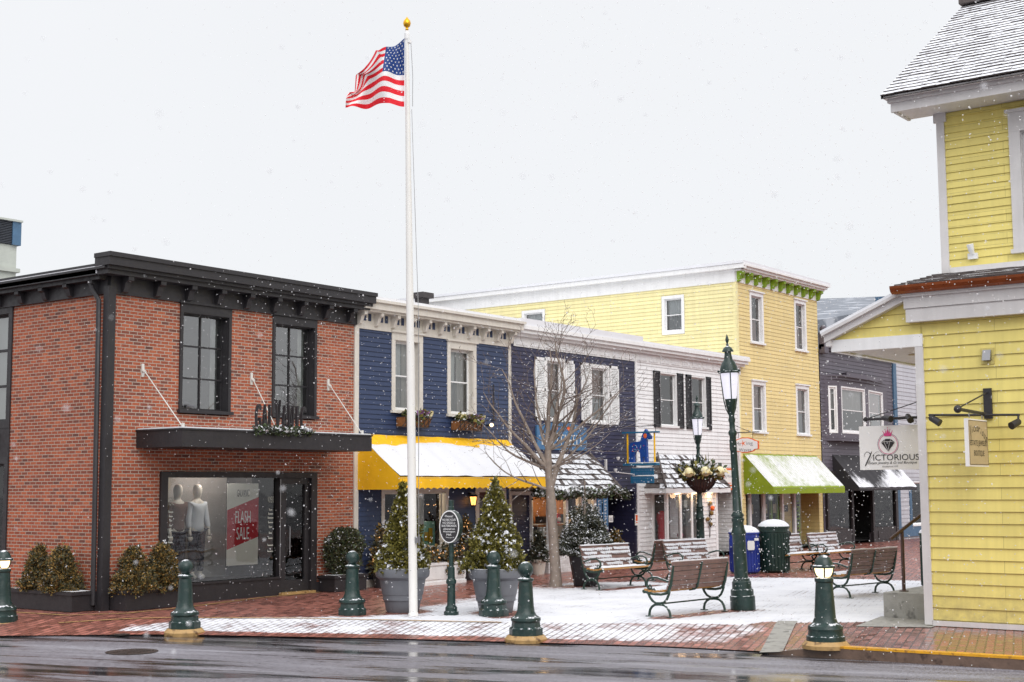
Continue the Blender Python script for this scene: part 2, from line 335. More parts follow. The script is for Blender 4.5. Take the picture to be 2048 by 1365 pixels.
# ---------------------------------------------------------------- mesh helpers
def root_loc(o):
    while o.parent: o = o.parent
    return Vector(o.location)
class MB:
    """collects faces, then links them as ONE mesh object; world coordinates unless local=True"""
    def __init__(s, tf=None): s.v = []; s.fc = []; s.mi = []; s.tf = tf; s.at = {}
    def p(s, a):
        a = Vector(a)
        if s.tf: a = s.tf(a)
        s.v.append((a[0], a[1], a[2])); return len(s.v)-1
    def poly(s, pts, m=0): s.fc.append([s.p(q) for q in pts]); s.mi.append(m)
    def idx(s, ids, m=0): s.fc.append(list(ids)); s.mi.append(m)
    def box(s, x0, x1, y0, y1, z0, z1, m=0):
        if x0 > x1: x0, x1 = x1, x0
        if y0 > y1: y0, y1 = y1, y0
        if z0 > z1: z0, z1 = z1, z0
        i = [s.p(q) for q in ((x0,y0,z0),(x1,y0,z0),(x1,y1,z0),(x0,y1,z0),(x0,y0,z1),(x1,y0,z1),(x1,y1,z1),(x0,y1,z1))]
        for f in ((3,2,1,0),(4,5,6,7),(0,1,5,4),(1,2,6,5),(2,3,7,6),(3,0,4,7)): s.idx([i[k] for k in f], m)
    def prism(s, pts, O, U, V, T, m=0, m2=None):
        """polygon pts (u,v) in plane O,U,V extruded by vector T"""
        O, U, V, T = Vector(O), Vector(U), Vector(V), Vector(T)
        a = [O+U*q[0]+V*q[1] for q in pts]; b = [q+T for q in a]
        ia = [s.p(q) for q in a]; ib = [s.p(q) for q in b]; n = len(pts)
        s.idx(ia[::-1], m); s.idx(ib, m)
        for k in range(n): s.idx([ia[k], ia[(k+1) % n], ib[(k+1) % n], ib[k]], m if m2 is None else m2)
    def tube(s, path, r, n=8, m=0, flat=1.0):
        path = [Vector(q) for q in path]; k = len(path)
        rs = r if isinstance(r, (list, tuple)) else [r]*k
        rings = []; prev = None
        for i, q in enumerate(path):
            d = (path[min(i+1, k-1)]-path[max(i-1, 0)])
            if d.length < 1e-9: d = Vector((0, 0, 1))
            d.normalize()
            if prev is None:
                a = Vector((0, 0, 1)) if abs(d.z) < .9 else Vector((1, 0, 0))
                u = d.cross(a).normalized()
            else:
                u = (prev-d*prev.dot(d))
                u = u.normalized() if u.length > 1e-6 else d.orthogonal().normalized()
            prev = u; w = d.cross(u)
            rings.append([s.p(q+(u*cos(2*pi*j/n)+w*sin(2*pi*j/n)*flat)*rs[i]) for j in range(n)])
        for i in range(k-1):
            for j in range(n): s.idx([rings[i][j], rings[i][(j+1) % n], rings[i+1][(j+1) % n], rings[i+1][j]], m)
        s.idx(rings[0][::-1], m); s.idx(rings[-1], m)
    def lathe(s, prof, n=24, o=(0, 0, 0), m=0, sq=None):
        o = Vector(o); rings = []
        for r, z in prof:
            ring = []
            for j in range(n):
                a = 2*pi*(j+.5)/n
                ring.append(s.p(o+Vector((r*cos(a), r*sin(a), z))))
            rings.append(ring)
        for i in range(len(prof)-1):
            for j in range(n): s.idx([rings[i][j], rings[i][(j+1) % n], rings[i+1][(j+1) % n], rings[i+1][j]], m)
        s.idx(rings[0][::-1], m); s.idx(rings[-1], m)
    def ball(s, o, r, n=12, m=0, sz=1.0):
        k = max(5, n//2)
        s.lathe([(max(1e-4, r*sin(pi*i/k)), -r*sz*cos(pi*i/k)) for i in range(k+1)], n, o, m)
    def quad_c(s, c, u, w, m=0):
        c, u, w = Vector(c), Vector(u), Vector(w); s.poly((c-u-w, c+u-w, c+u+w, c-u+w), m)
    def text(s, body, O, U, V, w, h, m=0, shear=0., push=0.0):
        """lettering fitted into a w x h box centred on O"""
        for pts in glyphs(body):
            s.poly([Vector(O)+Vector(U)*((q[0]-.5)*w+shear*(q[1]-.5)*h)+Vector(V)*((q[1]-.5)*h) for q in pts], m)
    def build(s, name, mats, parent=None, smooth=False, local=False, angle=40, at=None):
        me = bpy.data.meshes.new(name)
        v = s.v
        if not isinstance(mats, (list, tuple)): mats = [mats]
        off = Vector((0, 0, 0))
        if not local:
            if parent is not None: off = root_loc(parent)
            elif at is not None: off = Vector(at)
            elif v:
                xs = [q[0] for q in v]; ys = [q[1] for q in v]; zs = [q[2] for q in v]
                off = Vector(((min(xs)+max(xs))/2, (min(ys)+max(ys))/2, min(zs)))
        v = [(q[0]-off[0], q[1]-off[1], q[2]-off[2]) for q in v]
        me.from_pydata(v, [], s.fc)
        for x in mats: me.materials.append(M_[x] if isinstance(x, str) else x)
        me.polygons.foreach_set('material_index', s.mi)
        me.update()
        uv = me.uv_layers.new(name='UVMap').data
        for p in me.polygons:
            n = p.normal; ax = max(range(3), key=lambda i: abs(n[i])-(.25 if i == 2 else 0))
            for li in p.loop_indices:
                c = me.vertices[me.loops[li].vertex_index].co
                uv[li].uv = (c[1], c[2]) if ax == 0 else (c[0], c[2]) if ax == 1 else (c[0], c[1])
        for k, vals in s.at.items():
            a = me.attributes.new(k, 'FLOAT', 'POINT'); a.data.foreach_set('value', vals)
        if smooth:
            me.polygons.foreach_set('use_smooth', [True]*len(me.polygons)); me.set_sharp_from_angle(angle=radians(angle))
        o = bpy.data.objects.new(name, me); COL.objects.link(o)
        if parent is not None: o.parent = parent
        elif not local: o.location = off
        return o
_gl = {}
def glyphs(body):
    """triangles of a line of lettering, normalised to the unit box"""
    if body in _gl: return _gl[body]
    cu = bpy.data.curves.new('lettering', 'FONT'); cu.body = body; cu.resolution_u = 3
    ob = bpy.data.objects.new('lettering', cu); COL.objects.link(ob)
    dg = bpy.context.evaluated_depsgraph_get(); dg.update()
    me = bpy.data.meshes.new_from_object(ob.evaluated_get(dg))
    me.calc_loop_triangles()
    V = [q.co for q in me.vertices]
    x0 = min(q.x for q in V); x1 = max(q.x for q in V); y0 = min(q.y for q in V); y1 = max(q.y for q in V)
    r = [[((V[i].x-x0)/(x1-x0), (V[i].y-y0)/(y1-y0)) for i in t.vertices] for t in me.loop_triangles]
    bpy.data.objects.remove(ob); bpy.data.curves.remove(cu); bpy.data.meshes.remove(me)
    _gl[body] = r; return r
def tag(o, label, cat, group=None, kind=None):
    o['label'] = label; o['category'] = cat
    if group: o['group'] = group
    if kind: o['kind'] = kind
    return o
def thing(name, label, cat, loc=(0, 0, 0), rz=0., group=None):
    o = bpy.data.objects.new(name, None); COL.objects.link(o); o.location = loc; o.rotation_euler = (0, 0, rz)
    o.empty_display_size = .2
    return tag(o, label, cat, group)
def structure(o): o['kind'] = 'structure'; return o
def dup(o, loc, rz, label, parent=None):
    """a copy of a thing with copies of its parts and sub-parts"""
    c = o.copy(); COL.objects.link(c)
    if parent is None:
        c.location = loc; c.rotation_euler = (0, 0, rz); c['label'] = label
    else: c.parent = parent
    for ch in list(o.children): dup(ch, None, None, None, c)
    return c
class Fr:
    """a wall frame: u along the wall, w outward, z up"""
    def __init__(s, O, U, N): s.O, s.U, s.N = Vector(O), Vector(U), Vector(N)
    def __call__(s, a): return s.O + s.U*a[0] + s.N*a[1] + Vector((0, 0, a[2]))
def FF(w=0.): return Fr((0, -w, 0), (1, 0, 0), (0, -1, 0))
def LX(x, y0=0.): return Fr((x, y0, 0), (0, -1, 0), (-1, 0, 0))
def cells(u0, u1, z0, z1, ops):
    us = sorted({u0, u1} | {min(max(q, u0), u1) for o in ops for q in o[:2]}); zs = sorted({z0, z1} | {min(max(q, z0), z1) for o in ops for q in o[2:4]})
    for a, b in zip(us, us[1:]):
        for c, d in zip(zs, zs[1:]):
            m, k = (a+b)/2, (c+d)/2
            if not any(o[0] < m < o[1] and o[2] < k < o[3] for o in ops): yield a, b, c, d
def wall_panel(mb, u0, u1, z0, z1, ops, t=.16, m=0, w=0.):
    """flat wall with openings and their reveals (mb.tf must be a wall frame)"""
    for a, b, c, d in cells(u0, u1, z0, z1, ops): mb.poly(((a, w, c), (b, w, c), (b, w, d), (a, w, d)), m)
    for a, b, c, d in ops:
        mb.poly(((a, w, c), (a, w, d), (a, w-t, d), (a, w-t, c)), m); mb.poly(((b, w, d), (b, w, c), (b, w-t, c), (b, w-t, d)), m)
        mb.poly(((a, w, d), (b, w, d), (b, w-t, d), (a, w-t, d)), m); mb.poly(((b, w, c), (a, w, c), (a, w-t, c), (b, w-t, c)), m)
def siding(mb, u0, u1, z0, z1, ops, h=.1, d=.016, m=0, xl=None, w=.003):
    """real clapboards: every course leans out at its foot"""
    z = z0
    while z < z1-1e-4:
        zb = min(z+h, z1)
        br = sorted({z, zb} | {q for o in ops for q in o[2:4] if z < q < zb})
        for a, b in zip(br, br[1:]):
            k = (a+b)/2
            lo, hi = (u0, u1) if xl is None else xl(k)
            if hi <= lo: continue
            cuts = sorted((o[0], o[1]) for o in ops if o[2] < k < o[3]); cur = lo; segs = []
            for c0, c1 in cuts:
                if c0 > cur: segs.append((cur, min(c0, hi)))
                cur = max(cur, c1)
            if cur < hi: segs.append((cur, hi))
            wa, wb = w+d*(1-(a-z)/h), w+d*(1-(b-z)/h)
            for p, q in segs:
                if xl is None: pa, pb, qa, qb = p, p, q, q
                else:
                    la, ha = xl(a+1e-4); lb, hb = xl(b-1e-4)
                    pa = la if abs(p-lo) < 1e-6 else p; pb = lb if abs(p-lo) < 1e-6 else p
                    qa = ha if abs(q-hi) < 1e-6 else q; qb = hb if abs(q-hi) < 1e-6 else q
                mb.poly(((pa, wa, a), (qa, wa, a), (qb, wb, b), (pb, wb, b)), m)
                if a == z: mb.poly(((pa, w-.003, a), (qa, w-.003, a), (qa, wa, a), (pa, wa, a)), m)
        z = zb
def shingles(mb, a0, a1, b0, b1, n, th=.02, ms=0, mr=1, seg=.14, jag=.02, rnd=None):
    """courses of split shingles between the eave edge a0-a1 and the ridge edge b0-b1; snow on the tops, wood on the butts"""
    a0, a1, b0, b1 = map(Vector, (a0, a1, b0, b1)); R = rnd or random
    nrm = (a1-a0).cross(b0-a0).normalized()
    if nrm.z < 0: nrm = -nrm
    for i in range(n):
        t0, t1 = i/n, (i+1)/n
        p0, p1 = a0.lerp(b0, t0), a1.lerp(b1, t0); q0, q1 = a0.lerp(b0, t1), a1.lerp(b1, t1)
        L = (p1-p0).length; k = max(1, int(L/seg)); down = (p0-q0).normalized()
        for j in range(k):
            s0, s1 = j/k, (j+1)/k
            jt = R.uniform(0, jag); tt = th*R.uniform(.75, 1.3)
            A, B = p0.lerp(p1, s0)+down*jt, p0.lerp(p1, s1)+down*jt; C, D = q0.lerp(q1, s1), q0.lerp(q1, s0)
            Au, Bu = A+nrm*tt, B+nrm*tt; C2, D2 = C+nrm*.003, D+nrm*.003
            mb.poly((Au, Bu, C2, D2), ms if (not isinstance(ms, tuple)) else R.choice(ms)); mb.poly((A, B, Bu, Au), mr)
            mb.poly((A, Au, D2, D), mr); mb.poly((Bu, B, C, C2), mr)
def casing(mb, u0, u1, z0, z1, cw, w0=0., w1=.03, hd=0., m=0, sill=True):
    """trim boards round an opening, with a little crown when hd > 0"""
    mb.box(u0-cw, u0, w0, w1, z0, z1, m); mb.box(u1, u1+cw, w0, w1, z0, z1, m)
    mb.box(u0-cw, u1+cw, w0, w1+.004, z1, z1+max(cw, hd), m)
    if hd: mb.box(u0-cw-.04, u1+cw+.04, w0, w1+.05, z1+hd, z1+hd+.045, m)
def window(fr, u0, u1, z0, z1, par, cw=.11, hd=.0, trim='white_trim', sash='white_trim', sill=True, grid=(1, 2), rec=.07, bar=.03, cur=None, gl='glass', sw=.045, label=None, w1=.03):
    mb = MB(fr); casing(mb, u0, u1, z0, z1, cw, .0, w1, hd)
    if not sill: mb.box(u0-cw, u1+cw, 0, w1, z0-cw, z0)
    for q in ((u0, u0+.012, z0, z1), (u1-.012, u1, z0, z1), (u0+.012, u1-.012, z1-.012, z1), (u0+.012, u1-.012, z0, z0+.012)): mb.box(q[0], q[1], -rec-.002, 0, q[2], q[3])
    W_ = mb.build('window', trim, par)
    if label: W_['label'] = label
    if sill:
        mb = MB(fr); mb.box(u0-cw-.03, u1+cw+.03, 0, .085, z0-.06, z0); mb.build('sill', trim, W_)
    mb = MB(fr); a = -rec-.04; b = -rec
    mb.box(u0, u0+sw, a, b, z0, z1); mb.box(u1-sw, u1, a, b, z0, z1); mb.box(u0+sw, u1-sw, a, b, z0, z0+sw*1.3); mb.box(u0+sw, u1-sw, a, b, z1-sw, z1)
    nx, nz = grid
    for i in range(1, nx):
        x = u0+(u1-u0)*i/nx; mb.box(x-bar/2, x+bar/2, a+.005, b+.004, z0+sw, z1-sw)
    for j in range(1, nz):
        z = z0+(z1-z0)*j/nz; mb.box(u0+sw, u1-sw, a+.008, b+.007, z-bar/2, z+bar/2)
    mb.build('sash', sash, W_)
    mb = MB(fr); mb.poly(((u0, a+.02, z0), (u1, a+.02, z0), (u1, a+.02, z1), (u0, a+.02, z1))); mb.build('pane', gl, W_)
    if cur and isinstance(cur[0], str): cur = [cur]
    for cu in cur or ():
        mb = MB(fr)
        for (c0, c1, zz0, zz1) in cu[1:]:
            A, B = u0+(u1-u0)*c0, u0+(u1-u0)*c1; n = max(4, int((B-A)/.03)); zt, zb = z0+(z1-z0)*zz1, z0+(z1-z0)*zz0
            for i in range(n):
                f = lambda k: -rec-.13+.018*sin(k*1.9)
                mb.poly(((A+(B-A)*i/n, f(i), zb), (A+(B-A)*(i+1)/n, f(i+1), zb), (A+(B-A)*(i+1)/n, f(i+1), zt), (A+(B-A)*i/n, f(i), zt)))
        mb.build('curtain', cu[0], W_, smooth=True)
    return W_
def bracket(mb, u, w0, dep, z1, h, wd, m=0):
    """scrolled cornice bracket, outline swept across its width"""
    pts = [(0, 0), (dep*.35, .08*h), (dep*.5, .35*h), (dep*.62, .62*h), (dep, .72*h), (dep, h), (0, h)]
    fr = mb.tf; k = [(w0+q[0], z1-h+q[1]) for q in pts]
    a = [mb.p((u-wd/2, q[0], q[1])) for q in k]; b = [mb.p((u+wd/2, q[0], q[1])) for q in k]; n = len(k)
    mb.idx(a, m); mb.idx(b[::-1], m)
    for i in range(n): mb.idx([a[i], b[i], b[(i+1) % n], a[(i+1) % n]], m)
def shell(mb, x0, x1, y0, y1, z1, floors, m=0):
    """inside of a building: back, sides, ceilings and floors, hollow behind the street front"""
    mb.poly(((x0, y1, 0), (x1, y1, 0), (x1, y1, z1), (x0, y1, z1)), m)
    mb.poly(((x0, y0, 0), (x0, y1, 0), (x0, y1, z1), (x0, y0, z1)), m); mb.poly(((x1, y0, 0), (x1, y1, 0), (x1, y1, z1), (x1, y0, z1)), m)
    for z in floors: mb.poly(((x0, y0, z), (x1, y0, z), (x1, y1, z), (x0, y1, z)), m)
# ---------------------------------------------------------------- foliage
def leaf(mb, c, d, L, wd, m, R):
    d = Vector(d).normalized(); a = Vector((R.uniform(-1, 1), R.uniform(-1, 1), R.uniform(-1, 1)))
    u = d.cross(a)
    if u.length < 1e-3: return
    u = u.normalized()*wd; c = Vector(c)
    mb.poly((c-u*.5, c+d*L*.5-u, c+d*L, c+d*L*.5+u), m)
def tuft(mb, c, out, n, size, mats, snow, R, needle=.35):
    out = Vector(out).normalized()
    for _ in range(n):
        d = out*R.uniform(.2, 1.1)+Vector((R.gauss(0, .6), R.gauss(0, .6), R.gauss(0, .5)))
        b = Vector(c)+Vector((R.gauss(0, size*.35), R.gauss(0, size*.35), R.gauss(0, size*.35)))
        top = (b-Vector(c)).z > -size*.05 and out.z > -.3
        m = len(mats) if (top and R.random() < snow) else R.randrange(len(mats))
        leaf(mb, b, d, size*R.uniform(.5, 1.), size*needle*R.uniform(.6, 1.2), m, R)
def cone_tree(mb, o, r, h, n, size, mats, snow, R, per=14, power=1.0, lumps=.18, r0=.85, needle=.35):
    """dense conical evergreen from sprays on radiating branches"""
    o = Vector(o)
    for i in range(n):
        t = 1-sqrt(R.random()) if i % 6 else R.random(); t = min(t, .985)
        a = R.uniform(0, 2*pi)
        env = r*(1-t)**power*min(1., r0+.5*t*4)
        env *= 1+lumps*mnoise.noise((cos(a)*2.1+o.x, sin(a)*2.1, t*7))*2
        rr = env*(R.random()**.30)
        c = o+Vector((rr*cos(a), rr*sin(a), h*t+R.uniform(-.03, .03)*h))
        edge = rr/max(env, .02)
        sn_ = .85 if (edge > .70 and R.random() < snow) else .008
        tuft(mb, c, (cos(a), sin(a), .55+.9*t), per, size*(.8+.4*R.random())*1.0, mats, sn_, R, needle*(1.3 if sn_ > .5 else 1))
def blob_bush(mb, o, rx, ry, h, n, size, mats, snow, R, per=12, needle=.35):
    o = Vector(o)
    for i in range(n):
        z = R.random(); a = R.uniform(0, 2*pi); k = sqrt(max(0, 1-(2*z-1)**2*.85))
        k *= 1+.45*mnoise.noise((cos(a)*1.8+o.x*3, sin(a)*1.8+o.y, z*3))
        q = R.random()**.35
        tuft(mb, o+Vector((rx*k*q*cos(a), ry*k*q*sin(a), h*z)), (cos(a), sin(a), z*1.6-.2), per, size*R.uniform(.7, 1.2), mats, snow*(1 if z > .4 else .3), R, needle)
# ---------------------------------------------------------------- ground, road, paving
def interp(x, pts):
    if x <= pts[0][0]: return pts[0][1]
    for (a, b), (c, d) in zip(pts, pts[1:]):
        if x <= c: return b+(d-b)*(x-a)/(c-a)
    return pts[-1][1]
def sstep(x, a, b):
    t = max(0., min(1., (x-a)/(b-a))); return t*t*(3-2*t)
EDGE = [(-40, 3.3), (-30, 2.9), (-15.2, 2.12), (-12.98, 1.98), (-11.95, 1.92), (-10.4, 1.68), (-8.74, 1.11), (-6.57, .36), (-4.95, -.35), (-3.2, -1.1), (-2.3, -1.78), (-1.1, -2.74), (2, -5.2), (14, -15)]
RAMP = [(-12.2, 4.2), (-10.98, 4.13), (-9.72, 3.59), (-7.2, 2.15), (-3.98, .89), (-2.09, -.23), (-1.55, -.68), (2, -3.4), (14, -13)]
YLIM = [(-1, -1.9), (-.18, -2.3), (1.32, -4.0), (4.8, -4.0), (6.5, -3.3), (10, -2.55), (11.7, -4.1), (14.0, -4.7), (15.2, -9.5)]
mb = MB(); R = 400.
mb.poly(((-R, -R, -.15), (R, -R, -.15), (R, R, -.15), (-R, R, -.15)))
structure(mb.build('road', 'wet_asphalt', at=(0, 0, -.15)))
def ground_z(x, y):
    e = interp(y, EDGE)
    ez = -.13 if y > -11.95 else -.13+.13*sstep(-y, 11.95, 12.95)
    rt_ = interp(y, RAMP)
    if x >= rt_: return 0.
    return ez*(1-max(0, (x-e))/(rt_-e))
BARE = [(2.71, -4.61, .62, .55), (3.42, -6.08, .62, .55), (9.59, -3.75, .5, .45), (2.24, -5.3, .35, .3), (2.72, -5.7, .3, .3), (6.17, -9.35, .42, .4), (9.0, -3.5, .5, .45), (1.9, -4.5, .5, .4), (3.0, -6.6, .45, .4)]
STRIP = [((4.1, -8.95), (5.95, -9.2), .22), ((8.75, -4.75), (10.4, -4.95), .2), ((11.6, -4.6), (13.2, -4.8), .3), ((14.4, -5.4), (17, -5.5), .5)]
ys = []; y = 14.
while y > -32: ys.append(y); y -= .14 if -16 < y < 2 else .6
offs = [0.]; 
while offs[-1] < 50: offs.append(offs[-1]+(.13 if offs[-1] < 9 else .3 if offs[-1] < 20 else 3))
mb = MB(); snow = []; wet = []
for y in ys:
    e = interp(y, EDGE)
    for f in offs:
        x = e+f; mb.p((x, y, ground_z(x, y)))
        rt_ = interp(y, RAMP); on_ramp = x < rt_
        if on_ramp and y > -11.6:
            s = .74-.30*sstep(-y, 8.2, 11.2); s *= sstep(-y, 1.7, 2.7)
            s *= sstep(f, .20, .42)
            if y < -10.9: s *= 1-sstep(-y, 10.9, 11.2)
        else:
            s = 1.08*sstep(interp(x, YLIM)-y, -.55, .95)*(1-sstep(x, 14.2, 15.6))
            if y < -10.6: s *= sstep(x, 4.25+max(0, -y-10.9)*.75, 4.75+max(0, -y-10.9)*.75)
            if y < -12.0: s = 0.
        for (px, py, r, k) in BARE:
            d = hypot(x-px, y-py)
            s -= (1-sstep(d, r*.55, r*1.1))*1.6*k
        for (a, b, r) in STRIP:
            ax, ay = a; bx, by = b; L2 = (bx-ax)**2+(by-ay)**2; t = max(0, min(1, ((x-ax)*(bx-ax)+(y-ay)*(by-ay))/L2))
            d = hypot(x-ax-(bx-ax)*t, y-ay-(by-ay)*t); s -= (1-sstep(d, r*.4, r*1.3))*1.2
        snow.append(max(-.6, s)); wet.append(1. if y < -11.6 else .55)
n = len(offs)
for i in range(len(ys)-1):
    for j in range(n-1): mb.idx([i*n+j, (i+1)*n+j, (i+1)*n+j+1, i*n+j+1])
mb.at = {'snow': snow, 'wet': wet}
structure(mb.build('plaza_paving', 'brick_paving', smooth=True, at=(0, 0, 0)))
# flush concrete bands: head of the kerb ramp, band beside the sidewalk, footing strip along the shop, step pad
def ribbon(name, pts, wd, zoff=.006, mat='concrete'):
    mb = MB(); P_ = [Vector((a, b, 0)) for a, b in pts]; L = []; 
    for i, q in enumerate(P_):
        d = (P_[min(i+1, len(P_)-1)]-P_[max(i-1, 0)]).normalized(); nn = Vector((-d.y, d.x, 0))
        L.append((q-nn*wd/2, q+nn*wd/2))
    for (a, b), (c, d) in zip(L, L[1:]):
        f = 10
        for k in range(f):
            q = [a.lerp(c, k/f), a.lerp(c, (k+1)/f), b.lerp(d, (k+1)/f), b.lerp(d, k/f)]
            mb.poly([(v.x, v.y, ground_z(v.x, v.y)+zoff) for v in q])
    return structure(mb.build(name, mat))
ribbon('ramp_band', [(-1.6, -1.0), (-.75, -1.6), (-.23, -2.12), (.86, -4.0), (2.1, -7.2)], .05, .012, 'tan_stone')
ribbon('concrete_band', [(4.66, -10.86), (1.72, -12.02)], .3, .012)
ribbon('footing_strip', [(-1.25, 3), (-.92, -.25), (-.12, -.82), (1.2, -.72), (3.63, -.22), (5.2, -.2)], .09, .008, 'tan_stone')
mb = MB()
for a, b, c, d in (((4.45, -12.05), (6.2, -11.75), (7.5, -12.85), (4.9, -13.05)),):
    mb.poly([(q[0], q[1], .008) for q in (a, b, c, d)][::-1])
structure(mb.build('concrete_pad', 'concrete'))
# raised kerb with its yellow painted edge
def kerb(name, y0, y1, mat, x_in, x_out, z0f, z1f):
    mb = MB(); k = 24; prev = None
    for i in range(k+1):
        y = y0+(y1-y0)*i/k; e = interp(y, EDGE); r = [mb.p(q) for q in ((e-x_out, y, z0f(y)), (e-x_out, y, z1f(y)), (e-x_in, y, z1f(y)), (e-x_in, y, z0f(y)))]
        if prev:
            for j in range(4): mb.idx([prev[j], prev[(j+1) % 4], r[(j+1) % 4], r[j]])
        else: mb.idx(r)
        prev = r
    mb.idx(prev[::-1]); return structure(mb.build(name, mat))
zk = lambda y: ground_z(interp(y, EDGE)+.001, y)
kerb('kerb', -11.95, -32, 'kerb_stone', -.02, .13, lambda y: -.3, lambda y: zk(y)+.004)
kerb('kerb_paint', -12.9, -32, 'kerb_yellow', -.015, .136, lambda y: zk(y)-.02, lambda y: zk(y)+.010)
# covers let into road and ramp
for nm, lab, c, r, z in (('manhole_cover', 'round dark iron manhole cover sunk in the wet road', (-2.88, -4.5), .36, -.147), ('valve_cover', 'small iron valve cover in the red paving by the road edge', (-1.6, -2.62), .12, None)):
    z = ground_z(*c)+.004 if z is None else z
    mb = MB(); mb.lathe([(r, 0), (r, .008), (r*.93, .009), (r*.9, .004), (r*.2, .005)], 32, (c[0], c[1], z))
    for k in range(5):
        mb.box(c[0]-r*.6+k*r*.3-.015, c[0]-r*.6+k*r*.3+.015, c[1]-r*.5, c[1]+r*.5, z+.004, z+.011)
    tag(mb.build(nm, 'asphalt_cover'), lab, 'cover')
# ================================================================= brick shop on the corner
T = thing('brick_shop', 'two storey red brick corner shop with black cornice and black framed windows', 'building', (0, 0, 0))
mb = MB(FF())
op = [(1.6, 2.84, 3.52, 5.5), (3.98, 5.19, 3.52, 5.5), (1.2, 5.24, 0., 2.44)]
wall_panel(mb, 0.075, 6.36, 0, 5.7, op, .2)
mb.tf = LX(0)
sideop = [(-6.5, -2.93, .3, 5.68)]
wall_panel(mb, -13, -0.075, 0, 5.7, sideop, .2)
wl = mb.build('wall', 'brick', T)
mb = MB(); shell(mb, .45, 6.33, .03, 13, 5.9, (2.95, 5.9), 0)
mb.poly(((0, .3, .3), (6.36, .3, .3), (6.36, 6, .3), (0, 6, .3)), 0)
mb.build('interior', 'int_dark', T)
mb = MB(); mb.box(-.3, 6.36, 0, 13, 5.95, 6.05); mb.build('roof', 'snow', T)
mb = MB(); mb.box(-.08, .075, -.08, .075, .0, 5.75); mb.build('corner_board', 'black_trim', T)
# plinth boards
mb = MB(); mb.box(-.09, 0, .08, 13, 0, .3); mb.box(.08, 1.2, -.05, 0, 0, .2); mb.box(5.24, 6.36, -.05, 0, 0, .2); mb.build('plinth', 'black_panel', T)
# cornice: frieze, soffit, stepped crown, brackets
mb = MB()
F_ = MB(FF())
F_.box(-.02, 6.4, 0, .06, 5.62, 5.98)
F_.box(-.28, 6.55, 0, .30, 5.93, 6.01); F_.box(-.30, 6.57, 0, .36, 6.01, 6.07); F_.box(-.34, 6.6, 0, .43, 6.07, 6.22); F_.box(-.36, 6.62, 0, .46, 6.22, 6.30)
c1 = F_.build('cornice', 'black_trim', T)
F_ = MB(LX(0))
F_.box(-13, 0, 0, .06, 5.62, 5.92); F_.box(-13, -.02, 0, .22, 5.86, 5.93); F_.box(-13, -.02, 0, .30, 5.93, 6.03)
F_.build('side_cornice', 'black_trim', T)
F_ = MB(LX(0)); F_.box(-13, .28, .30, .34, 6.02, 6.06); F_.box(-13, .28, .1, .30, 6.03, 6.13); F_.build('gutter', 'black_trim', T)
mb = MB(); mb.box(-.335, -.305, -.2, 13, 6.062, 6.074); mb.build('gutter_snow', 'snow', T)
for i in range(9):
    F_ = MB(FF()); bracket(F_, .25+i*.735, .06, .22, 5.94, .30, .12); F_.build('bracket', 'black_trim', c1)
for i in range(5):
    F_ = MB(LX(0)); bracket(F_, -.3-i*.75, .06, .16, 5.87, .24, .12); F_.build('side_bracket', 'black_trim', T)
# leader head and downpipe at the corner
mb = MB(); mb.tube([(-.2, .35, 5.95), (-.16, .3, 5.7), (-.13, .14, 5.5), (-.13, .1, .1)], .045, 8); mb.build('downpipe', 'black_trim', T, smooth=True)
# upper windows 2 x 3 panes
for u0, u1 in ((1.67, 2.80), (4.04, 5.15)):
    w = window(FF(), u0, u1, 3.60, 5.44, T, cw=.07, hd=.17, trim='black_trim', sash='black_trim', grid=(2, 3), rec=.15, bar=.03, sw=.035, w1=.03,
               cur=('stone_pale', (.82, .98, .02, .98)), gl='glass_sky')
window(LX(0), -6.38, -3.05, 3.42, 5.5, T, cw=.12, trim='black_trim', sash='black_trim', grid=(3, 3), rec=.1, bar=.05, sill=False, gl='glass_sky', cur=('stone_pale', (.02, 1, 0, 1)))
window(LX(0), -6.38, -3.05, .45, 2.62, T, cw=.12, trim='black_trim', sash='black_trim', grid=(3, 3), rec=.1, bar=.05, sill=False, gl='glass_shop')
F_ = MB(LX(0)); F_.box(-6.5, -2.93, -.08, .02, 2.74, 3.3); F_.box(-6.2, -3.25, .02, .04, 2.85, 3.2); F_.build('spandrel_panel', 'black_panel', T)
# shop front
F_ = MB(FF())
F_.box(1.2, 1.36, -.1, .05, .0, 2.44); F_.box(1.36, 5.24, -.1, .05, 2.33, 2.44); F_.box(5.07, 5.24, -.1, .05, 0, 2.33); F_.box(4.19, 4.25, -.1, .04, .36, 2.33)
F_.box(1.36, 4.25, -.1, .03, 0, .36); F_.box(1.34, 4.27, .03, .06, .33, .37)
sf = F_.build('shop_front', 'black_panel', T)
F_ = MB(FF()); F_.poly(((1.36, -.05, .36), (4.2, -.05, .36), (4.2, -.05, 2.33), (1.36, -.05, 2.33))); F_.build('pane', 'glass_display', sf)
F_ = MB(FF()); F_.box(4.196, 4.212, .04, .05, .36, 2.3); F_.build('mullion', 'steel', sf)
F_ = MB(FF())
F_.box(4.25, 4.42, -.1, -.02, .05, 2.33); F_.box(4.95, 5.07, -.1, -.02, .05, 2.33); F_.box(4.42, 4.95, -.1, -.02, .05, .28); F_.box(4.42, 4.95, -.1, -.02, 2.2, 2.33)
dr = F_.build('door', 'black_trim', T)
F_ = MB(FF()); F_.poly(((4.42, -.06, .28), (4.95, -.06, .28), (4.95, -.06, 2.2), (4.42, -.06, 2.2))); F_.build('pane', 'glass_shop', dr)
F_ = MB(FF()); F_.tube([(4.47, .0, .75), (4.47, .05, .78), (4.47, .05, 1.35), (4.47, .0, 1.38)], .012, 6); F_.build('handle', 'steel', dr)
F_ = MB(FF()); F_.box(4.2, 5.15, -.1, .12, 0, .045); F_.build('doorstep', 'tan_stone', T)
